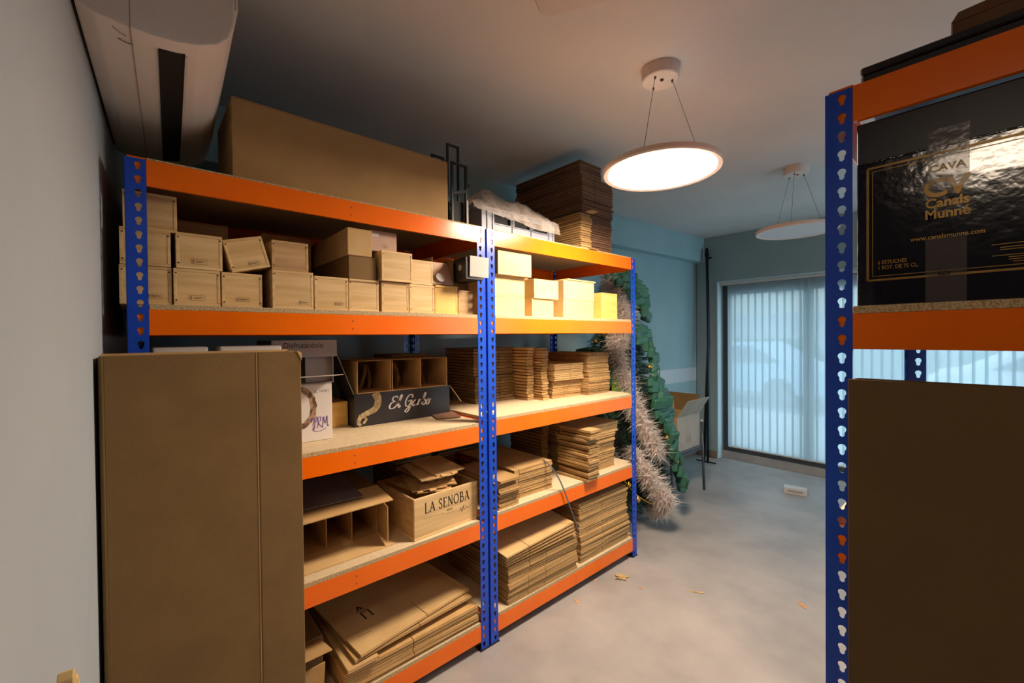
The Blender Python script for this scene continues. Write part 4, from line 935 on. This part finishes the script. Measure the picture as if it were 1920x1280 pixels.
# two white-lidded boxes on the shelf behind it
z = ZA[2] + 0.0006
for k, (y0, y1) in enumerate(((0.03, 0.164), (0.195, 0.372))):
    q = thing('white_lidded_box', ['left', 'right'][k] + ' white-lidded box peeking over the tall cardboard box', 'box', (-1.635, (y0 + y1) / 2, z), group='white-lidded boxes behind the tall box')
    w = y1 - y0
    part('body', B().box(-0.124, -0.006, -w / 2 + 0.004, w / 2 - 0.004, 0, 0.355), 'grey_carton', q, bevel=0.002)
    part('lid', B().box(-0.13, 0, -w / 2, w / 2, 0.3555, 0.381), 'white_carton', q, bevel=0.006, seg=3)
# cream folded boards at the lower left
fbd = thing('folded_board', 'cream folded board standing against the left wall at the corner of view', 'board', (-0.885, -0.094, 0), (0, 0, R(-3)))
part('front_leaf', B().slab([(0.03, 0.0, 0), (0.075, 0.0, 0), (0.012, 0.0, 1.0), (0.004, 0.0, 1.012), (-0.006, 0.0, 1.0)], 0.018, (0, 1, 0)), 'wood_pale', fbd, bevel=0.002)
part('rear_leaf', B().slab([(-0.06, 0.0, 0), (-0.035, 0.0, 0), (-0.012, 0.0, 0.985), (-0.02, 0.0, 0.99), (-0.03, 0.0, 0.975)], 0.018, (0, 1, 0)), 'wood_pale', fbd, bevel=0.002)
part('dark_slot', B().slab([(-0.034, 0.004, 0), (0.029, 0.004, 0), (-0.0062, 0.004, 0.975), (-0.0115, 0.004, 0.97)], 0.01, (0, 1, 0)), 'black_metal', fbd)

# ------------------------------------------------------------------ right rack contents
zr = 1.4515 + TOP + 0.0006
nb = thing('navy_wine_box', 'glossy navy box with gold frame and lettering on the right rack', 'carton', (-0.196, 1.15, zr))
part('body', B().box(0, 0.46, 0, 0.36, 0, 0.296), 'navy_gloss', nb, bevel=0.002)
part('top_flap', B().box(0.0, 0.46, 0.0, 0.36, 0.2965, 0.382), 'navy_flap', nb, bevel=0.002)
part('flap_seam', B().box(0.0, 0.46, -0.0006, 0.0002, 0.2955, 0.2975), 'tape', nb)
def nbl(x, z_, *r): pass
g1 = B()
for off, w in ((0.0, 0.0042), (0.008, 0.0014)):
    x0, x1, z0, z1 = 0.018 + off, 0.44 - off, 0.052 + off, 0.284 - off
    for p, q in (((x0, z0), (x1, z0)), ((x1, z0), (x1, z1)), ((x1, z1), (x0, z1)), ((x0, z1), (x0, z0))):
        g1.ribbon([p, q], w)
part('gold_frame', g1, 'ink_gold', nb, loc=(0, -0.0009, 0), rot=FACE_NY, label='gold double border')
text('CAVA', 0.0175, (0.134, -0.0009, 0.25), FACE_NY, 'ink_gold', nb, align='CENTER', bold=0.0005, sx=1.05)
text('CV', 0.046, (0.132, -0.0009, 0.203), FACE_NY, 'ink_gold', nb, align='CENTER', bold=0.0018, sx=1.0)
text('Canals', 0.024, (0.134, -0.0009, 0.182), FACE_NY, 'ink_gold', nb, align='CENTER', bold=0.0007, sx=0.92)
text('Munné', 0.024, (0.134, -0.0009, 0.161), FACE_NY, 'ink_gold', nb, align='CENTER', bold=0.0007, sx=0.92)
text('www.canalsmunne.com', 0.0125, (0.133, -0.0009, 0.122), FACE_NY, 'ink_gold', nb, align='CENTER', bold=0.0002, sx=0.84)
text('6 ESTUCHES', 0.0105, (0.034, -0.0009, 0.084), FACE_NY, 'ink_gold', nb, bold=0.0002, sx=0.78)
text('1 BOT. DE 75 CL.', 0.0105, (0.034, -0.0009, 0.073), FACE_NY, 'ink_gold', nb, bold=0.0002, sx=0.78)
text('R07', 0.011, (0.122, -0.0016, 0.051), FACE_NY, 'ink_black', nb, bold=0.0004)
fp = B()
for k, (xa, xb, zz) in enumerate(((0.19, 0.29, 0.098), (0.2, 0.28, 0.092), (0.2, 0.275, 0.088), (0.19, 0.29, 0.078), (0.21, 0.3, 0.074), (0.21, 0.27, 0.070), (0.215, 0.26, 0.066))): fp.ribbon([(xa, zz), (xb, zz)], 0.0013)
part('fine_print', fp, 'ink_gold', nb, loc=(0, -0.0009, 0), rot=FACE_NY)
part('tape_strip', B().box(0.105, 0.16, -0.0012, -0.0002, 0.0, 0.122), 'tape_film', nb, label='shiny strip of packing tape')
part('tape_strip', B().box(0.108, 0.163, -0.0012, -0.0002, 0.215, 0.33), 'tape_film', nb, label='shiny strip of packing tape')
zr2 = 1.9255 + BH + 0.0006
nt_ = thing('navy_flat_box', 'flat dark navy box on top of the right rack', 'carton', (-0.196, 1.19, zr2))
part('body', B().box(0, 0.5, 0, 0.4, 0, 0.044), 'navy_flap', nt_, bevel=0.004)
part('lid', B().box(-0.001, 0.501, -0.001, 0.401, 0.0445, 0.06), 'navy_flap', nt_, bevel=0.003)
ct = thing('small_top_carton', 'torn brown carton on top of the flat navy box, upper right corner', 'cardboard box', (-0.06, 1.205, zr2 + 0.0608))
part('body', B().box(0.0, 0.4, 0, 0.3, 0, 0.028), 'card_brown', ct, bevel=0.002)
part('torn_flap', B().slab([(0.0, 0.001, 0.0285), (0.01, 0.001, 0.045), (0.06, 0.001, 0.048), (0.075, 0.001, 0.043), (0.12, 0.001, 0.055), (0.4, 0.001, 0.06), (0.4, 0.001, 0.0285)], 0.004, (0, 1, 0)), 'card_brown', ct)
lp = thing('large_cardboard_panel_box', 'large dark brown flat cardboard box standing in front of the right rack', 'cardboard box', (-0.19, 1.035, 0))
part('front_panel', B().box(0, 0.75, 0, 0.005, 0, 1.396), 'card_panel', lp, bevel=0.001)
part('back_panel', B().box(0.002, 0.75, 0.07, 0.075, 0, 1.393), 'card_panel', lp, bevel=0.001)
part('side_panel', B().box(0.0, 0.004, 0.0055, 0.0695, 0, 1.393), 'card', lp)
part('side_panel', B().box(0.746, 0.75, 0.0055, 0.0695, 0, 1.393), 'card', lp)
z3 = 0.989 + TOP + 0.0006
t_ = thing('low_carton', 'pale carton on the third shelf of the right rack behind the brown panel', 'cardboard box', (-0.19, 1.40, z3))
part('body', B().box(0, 0.4, 0, 0.3, 0, 0.13), 'card_pale', t_, bevel=0.002)
part('lid', B().box(-0.003, 0.403, -0.003, 0.303, 0.1305, 0.165), 'card_pale', t_, bevel=0.002)
t_ = thing('dark_gap_block', 'black block for the dark gap on the third shelf beside the brown panel', 'box', (-0.192, 1.14, z3))
part('body', B().box(0, 0.3, 0, 0.2, 0, 0.03), 'wood_pale', t_, bevel=0.002)
part('upper', B().box(0.002, 0.3, 0.01, 0.2, 0.0305, 0.11), 'black_carton', t_, bevel=0.002)  # black block painted in for the shade of the shelf gap
t_ = thing('pale_floor_board', 'peach board standing at the foot of the right rack', 'board', (-0.19, 1.3, 0.0))
part('board', B().box(0, 0.5, 0.0, 0.012, 0, 0.46), 'wood_yellow', t_, bevel=0.001)
part('edge_strip', B().box(-0.003, -0.0004, 0.0, 0.012, 0, 0.46), 'wood_pale', t_)

# ------------------------------------------------------------------ christmas tree
TX, TY = -2.09, 2.99
ct_ = thing('christmas_tree', 'decorated artificial christmas tree behind the far rack end', 'christmas tree', (TX, TY, 0))
def tr(z_): return 0.45 * (1 - z_ / 2.55) + 0.03 if z_ > 0.16 else 0.30
def clampw(p): return (max(p[0], xw(TY) + 0.03 - TX), max(p[1], -0.455), p[2])
part('trunk', B().tube([(0, 0, 0), (0, 0, 2.0)], [0.028, 0.012], 8), 'trunk', ct_)
b = B()
for k in range(4):
    a = R(45 + 90 * k); b.tube([(0.0, 0.0, 0.05), (0.2 * math.cos(a), 0.2 * math.sin(a), 0.008)], 0.008, 6)
part('stand', b, 'black_metal', ct_)
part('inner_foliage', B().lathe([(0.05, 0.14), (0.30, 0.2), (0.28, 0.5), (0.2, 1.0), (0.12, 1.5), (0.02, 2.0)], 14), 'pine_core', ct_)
fo = B(); random.seed(5)
for i in range(3200):
    z_ = 0.1 + 1.98 * (1 - math.sqrt(random.random())) ** 0.9; a = random.uniform(0, 2 * math.pi); r0 = tr(z_) * random.uniform(0.72, 1.0)
    c = Vector((r0 * math.cos(a), r0 * math.sin(a), z_ + 0.01)); od = Vector((math.cos(a), math.sin(a), random.uniform(-0.7, 0.3))).normalized()
    for q in range(13):
        s0 = c - od * 0.05 * random.random()
        dv = (od + Vector((random.uniform(-1, 1), random.uniform(-1, 1), random.uniform(-1, 1))) * 0.75).normalized() * random.uniform(0.03, 0.06)
        sd = dv.cross(Vector((random.random(), random.random(), random.random()))).normalized() * 0.0022
        n = len(fo.v)
        for p in (s0 + sd, s0 - sd, s0 + dv): fo.v.append(clampw(p))
        fo.f.append((n, n + 1, n + 2))
me = bpy.data.meshes.new('foliage'); me.from_pydata(fo.v, [], fo.f); me.materials.append(MATS['pine'])
o = link('foliage', me, ct_); o['kind'] = 'stuff'
def onf(ang, z_, k=1.0): return Vector((tr(z_) * k * math.cos(R(ang)), tr(z_) * k * math.sin(R(ang)), z_))
# the view direction from the camera hits the tree near azimuth -55 degrees; +35 is its right outline
def garland(name, path, mat, builder, label=None):
    P = smoothc([onf(a, z_, k) for a, z_, k in path], 9)
    b = B(); builder(b, P); o = part(name, b, mat, ct_, label=label); return o
def boa(b, P):
    b.tube([clampw(p) for p in P], 0.02, 8)
    for p in P:
        for q in range(150):
            d = Vector((random.gauss(0, 1), random.gauss(0, 1), random.gauss(0, 0.8) - 0.6)).normalized() * random.uniform(0.04, 0.125)
            s0 = p + Vector((random.uniform(-1, 1), random.uniform(-1, 1), random.uniform(-1, 1))) * 0.042
            sd = d.cross(Vector((random.random(), random.random(), random.random()))).normalized() * 0.006
            n = len(b.v)
            for v in (s0 + sd, s0 - sd, s0 + d * 0.6 + sd * 0.9, s0 + d): b.v.append(clampw(v))
            b.f += [(n, n + 1, n + 2), (n, n + 2, n + 3)]
garland('feather_boa', [(-75, 1.95, 1.1), (-52, 1.78, 1.15), (-35, 1.6, 1.15), (-50, 1.42, 1.12)], 'feather', boa, 'white feather garland')
garland('feather_boa', [(-58, 1.47, 1.12), (-50, 1.25, 1.1), (-38, 1.05, 1.1), (-24, 0.82, 1.1), (-8, 0.6, 1.1)], 'feather', boa, 'white feather garland')
garland('feather_boa', [(-40, 0.62, 1.1), (-22, 0.42, 1.12), (-8, 0.25, 1.12), (4, 0.12, 1.1)], 'feather', boa, 'white feather garland')
garland('feather_boa', [(-150, 1.0, 1.1), (-120, 0.85, 1.1), (-90, 0.7, 1.1), (-62, 0.6, 1.08)], 'feather', boa, 'white feather garland')
def ribbon_leaves(name, path, size=0.125):
    P = smoothc([onf(a, z_, k) for a, z_, k in path], 3)
    for i in range(0, len(P)):
        p = P[i]; a = math.atan2(p.y, p.x)
        for s_ in (-1, 1):
            b = B(); w = size * random.uniform(0.85, 1.15); hg = size * random.uniform(0.75, 1.0)
            b.box(-0.03, 0.014, -w / 2, w / 2, 0, hg * 0.72)
            o = part('ribbon_loop', b, 'ribbon_green', ct_, bevel=0.009, loc=clampw(p + Vector((-math.sin(a), math.cos(a), 0)) * s_ * size * 0.42 + Vector((math.cos(a), math.sin(a), 0)) * random.uniform(0.012, 0.035)),
                     rot=(R(random.uniform(-22, 22)), R(random.uniform(-10, 22)), a + R(random.uniform(-25, 25))))
ribbon_leaves('r', [(-62, 1.98, 1.0), (-25, 1.86, 1.08), (5, 1.74, 1.1), (28, 1.6, 1.1)])
ribbon_leaves('r', [(-15, 1.5, 1.08), (12, 1.36, 1.08), (28, 1.22, 1.08), (8, 1.08, 1.08), (22, 0.95, 1.08), (36, 0.82, 1.08)])
ribbon_leaves('r', [(8, 0.92, 1.1), (28, 0.76, 1.1), (20, 0.62, 1.1), (30, 0.42, 1.1), (34, 0.24, 1.1)], 0.14)
ribbon_leaves('r', [(-100, 1.3, 1.08), (-80, 1.1, 1.08), (-110, 0.9, 1.08), (-90, 0.6, 1.08)])
b = B(); P = [onf(-62, 1.42, 1.14), onf(-54, 1.22, 1.14), onf(-48, 1.02, 1.16)]
for i, p in enumerate(P):
    w = 0.012 + 0.032 * i; tg = Vector((math.cos(R(35)), math.sin(R(35)), 0)); b.v += [tuple(p - tg * w), tuple(p + tg * w), tuple(p + tg * w - Vector((-0.6, 0.8, 0)) * -0.01), tuple(p - tg * w - Vector((-0.6, 0.8, 0)) * -0.01)]
for i in range(2):
    for q in range(4): b.f.append((4 * i + q, 4 * i + (q + 1) % 4, 4 * i + 4 + (q + 1) % 4, 4 * i + 4 + q))
part('mossy_ribbon', b, 'moss', ct_, label='bright green mossy ribbon tail')
bm_ = B().lathe([(0.001, -0.02), (0.0115, -0.0165), (0.019, -0.006), (0.02, 0.0), (0.019, 0.006), (0.0115, 0.0165), (0.004, 0.0195), (0.004, 0.026)], 14).mesh('bauble', 'gold', smooth=True)
for a, z_, k in ((-30, 1.5, 1.2), (-2, 1.24, 1.2), (0, 1.16, 1.22), (6, 0.95, 1.2), (24, 0.9, 1.2), (6, 0.7, 1.2), (18, 0.5, 1.2), (-20, 1.72, 1.2), (-80, 1.5, 1.1), (-95, 1.44, 1.1), (-70, 1.55, 1.1), (-105, 1.56, 1.1), (-88, 1.62, 1.1), (-45, 0.4, 1.15), (-38, 0.3, 1.15), (-60, 0.75, 1.15), (-52, 0.48, 1.1), (-48, 0.34, 1.1)):
    link('bauble', bm_, ct_, clampw(onf(a, z_, k)))
gs = B()
P = smoothc([onf(-48, 0.42, 1.1), onf(-40, 0.34, 1.12), onf(-28, 0.27, 1.1), onf(-20, 0.25, 1.1)], 6); gs.tube(P, 0.0035, 5)
for p in P[::2]: gs.lathe([(0.001, p.z - 0.007), (0.008, p.z), (0.001, p.z + 0.007)], 6, p.x, p.y)
part('gold_bead_string', gs, 'gold', ct_)

# ------------------------------------------------------------------ chair with a carton, poles in the corner
ch_ = thing('metal_chair', 'dark metal chair beside the christmas tree holding an open carton', 'chair', (-1.86, 3.75, 0))
part('seat', B().box(-0.44, 0.0, -0.29, 0.29, 0.405, 0.43), 'grey_metal', ch_, bevel=0.006, seg=2)
for x, y, hh_ in ((0.01, 0.29, 0.655), (0.0, -0.29, 0.64)):
    l_ = part('leg', B().tube([(x + 0.01, y, 0.004), (x - 0.01, y, hh_)], 0.0115, 10), 'grey_metal', ch_, smooth=True)
    part('leg_cap', B().lathe([(0.0125, 0), (0.0125, 0.012), (0.006, 0.018)], 10), 'plastic_white', l_, loc=(x - 0.01, y, hh_ + 0.0005))
for y in (0.29, -0.29): part('leg', B().tube([(-0.47, y, 0.004), (-0.44, y, 0.43)], 0.0105, 10), 'black_metal', ch_, smooth=True)
part('seat_rail', B().tube([(-0.005, -0.28, 0.397), (-0.005, 0.28, 0.397)], 0.0085, 8), 'grey_metal', ch_)
part('cross_bar', B().tube([(-0.45, -0.28, 0.25), (-0.45, 0.28, 0.25)], 0.007, 8), 'black_metal', ch_)
cb = thing('carton_on_chair', 'open cardboard carton with raised flaps standing on the metal chair', 'cardboard box', (-1.875, 3.60, 0.4306), (0, 0, 0))
w, d, h, t = 0.43, 0.40, 0.315, 0.005
part('front_panel', B().box(-t, 0, 0, w, 0, h), 'card_grey', cb, bevel=0.001)  # greyer colour stands in for cool window light on this face
part('back_panel', B().box(-d, -d + t, 0, w, 0, h), 'card', cb, bevel=0.001)
part('side_panel', B().box(-d + t + 0.0003, -t - 0.0003, 0, t, 0, h), 'card', cb)
part('side_panel', B().box(-d + t + 0.0003, -t - 0.0003, w - t, w, 0, h), 'card', cb)
part('bottom_panel', B().box(-d + t + 0.0003, -t - 0.0003, t + 0.0003, w - t - 0.0003, 0, t), 'card', cb)
part('front_flap', B().box(0, 0.005, 0.005, w - 0.002, 0, 0.185), 'card_grey', cb, loc=(-0.004, 0, h + 0.001), rot=(0, R(32), 0))  # same cool window light put into the flap colour
part('back_flap', B().box(0, 0.005, 0.005, w - 0.005, 0, 0.17), 'card', cb, loc=(-d, 0, h + 0.001), rot=(0, R(-14), 0))
part('side_flap', B().box(-d + 0.02, -0.02, 0, 0.005, 0, 0.20), 'card', cb, loc=(0, 0.0, h + 0.001), rot=(R(12), 0, 0))
part('side_flap', B().box(-d + 0.02, -0.02, 0, 0.005, 0, 0.17), 'card_dark', cb, loc=(0, w - 0.005, h + 0.001), rot=(R(-18), 0, 0))
part('tape', B().box(0.0003, 0.0009, 0.165, 0.25, 0.06, 0.24), 'tape_clear', cb)
pl_ = thing('folded_light_stand', 'tall dark folded stand of poles leaning in the corner by the window', 'stand', (-2.30, 5.06, 0))
part('pole', B().tube([(0.07, -0.17, 0.01), (0.03, 0.06, 1.4), (0.0, 0.09, 2.52)], 0.017, 10), 'black_metal', pl_, smooth=True)
part('pole', B().tube([(0.115, -0.165, 0.01), (0.04, 0.02, 1.3), (0.012, 0.065, 2.5)], 0.012, 10), 'black_metal', pl_, smooth=True)
part('clamp', B().lathe([(0.022, 0), (0.024, 0.03), (0.016, 0.07)], 12), 'black_metal', pl_, loc=(0.005, 0.08, 2.42))
part('clamp_knob', B().tube([(0.02, 0.08, 2.40), (0.06, 0.08, 2.40)], 0.012, 8), 'black_metal', pl_)
part('clamp', B().lathe([(0.018, 0), (0.02, 0.03), (0.016, 0.05)], 12), 'black_metal', pl_, loc=(0.035, 0.045, 1.36))
part('foot_bar', B().tube([(-0.02, -0.16, 0.02), (0.2, -0.15, 0.02)], 0.008, 8), 'black_metal', pl_)

# ------------------------------------------------------------------ small things on the floor
t_ = thing('white_adapter_box', 'small white box lying alone on the floor near the blind', 'box', (-1.23, 4.57, 0), (0, 0, R(12)))
part('body', B().box(-0.09, 0.09, -0.045, 0.045, 0, 0.058), 'plastic_white', t_, bevel=0.006, seg=2)
part('label_strip', B().box(-0.06, 0.06, -0.0455, -0.0451, 0.018, 0.04), 'grey_carton', t_)
random.seed(21)
lf = thing('dry_leaf', 'dried yellow star-shaped leaf cluster on the floor beside the rack', 'leaf', (-1.52, 2.2, 0.001))
for k in range(7):
    a = R(51 * k + random.uniform(-14, 14)); L_ = random.uniform(0.035, 0.06); wd = random.uniform(0.008, 0.013); b = B()
    c, s_ = math.cos(a), math.sin(a)
    P = [(0, 0, 0.002), (L_ * 0.5 * c - wd * s_, L_ * 0.5 * s_ + wd * c, 0.008), (L_ * c, L_ * s_, 0.004 + random.uniform(0, 0.01)), (L_ * 0.5 * c + wd * s_, L_ * 0.5 * s_ - wd * c, 0.003)]
    part('lobe', B().slab(P, 0.0012, (0, 0, 1)), 'leaf_dry', lf)
chips = [(-1.14, 2.395, 'pale dry blade lying in the middle of the aisle floor', 0.05, 0.006), (-0.695, 2.705, 'orange-brown leaf scrap on the floor by the right rack post', 0.035, 0.018),
         (-1.375, 2.19, 'small tan leaf scrap right of the star-shaped leaf', 0.014, 0.008), (-1.545, 1.82, 'small orange scrap near the foot of the centre posts', 0.02, 0.011),
         (-1.60, 2.06, 'small cream scrap between the rack and the star-shaped leaf', 0.02, 0.008), (-0.50, 2.02, 'small brown scrap on the floor behind the right rack post', 0.022, 0.008)]
for x, y, lab, L_, wd in chips:
    b = B().slab([(-L_, 0, 0), (-0.2 * L_, -wd, 0.0), (L_, -0.2 * wd, 0.003), (0.7 * L_, 0.6 * wd, 0.005), (-0.1 * L_, wd, 0.001)], 0.001, (0, 0, 1))
    tag(part('floor_scrap', b, 'chip' if wd > 0.007 else 'leaf_dry', loc=(x, y, 0.0006), rot=(0, 0, random.uniform(0, 3))), lab, 'leaf scrap')
flush_text()
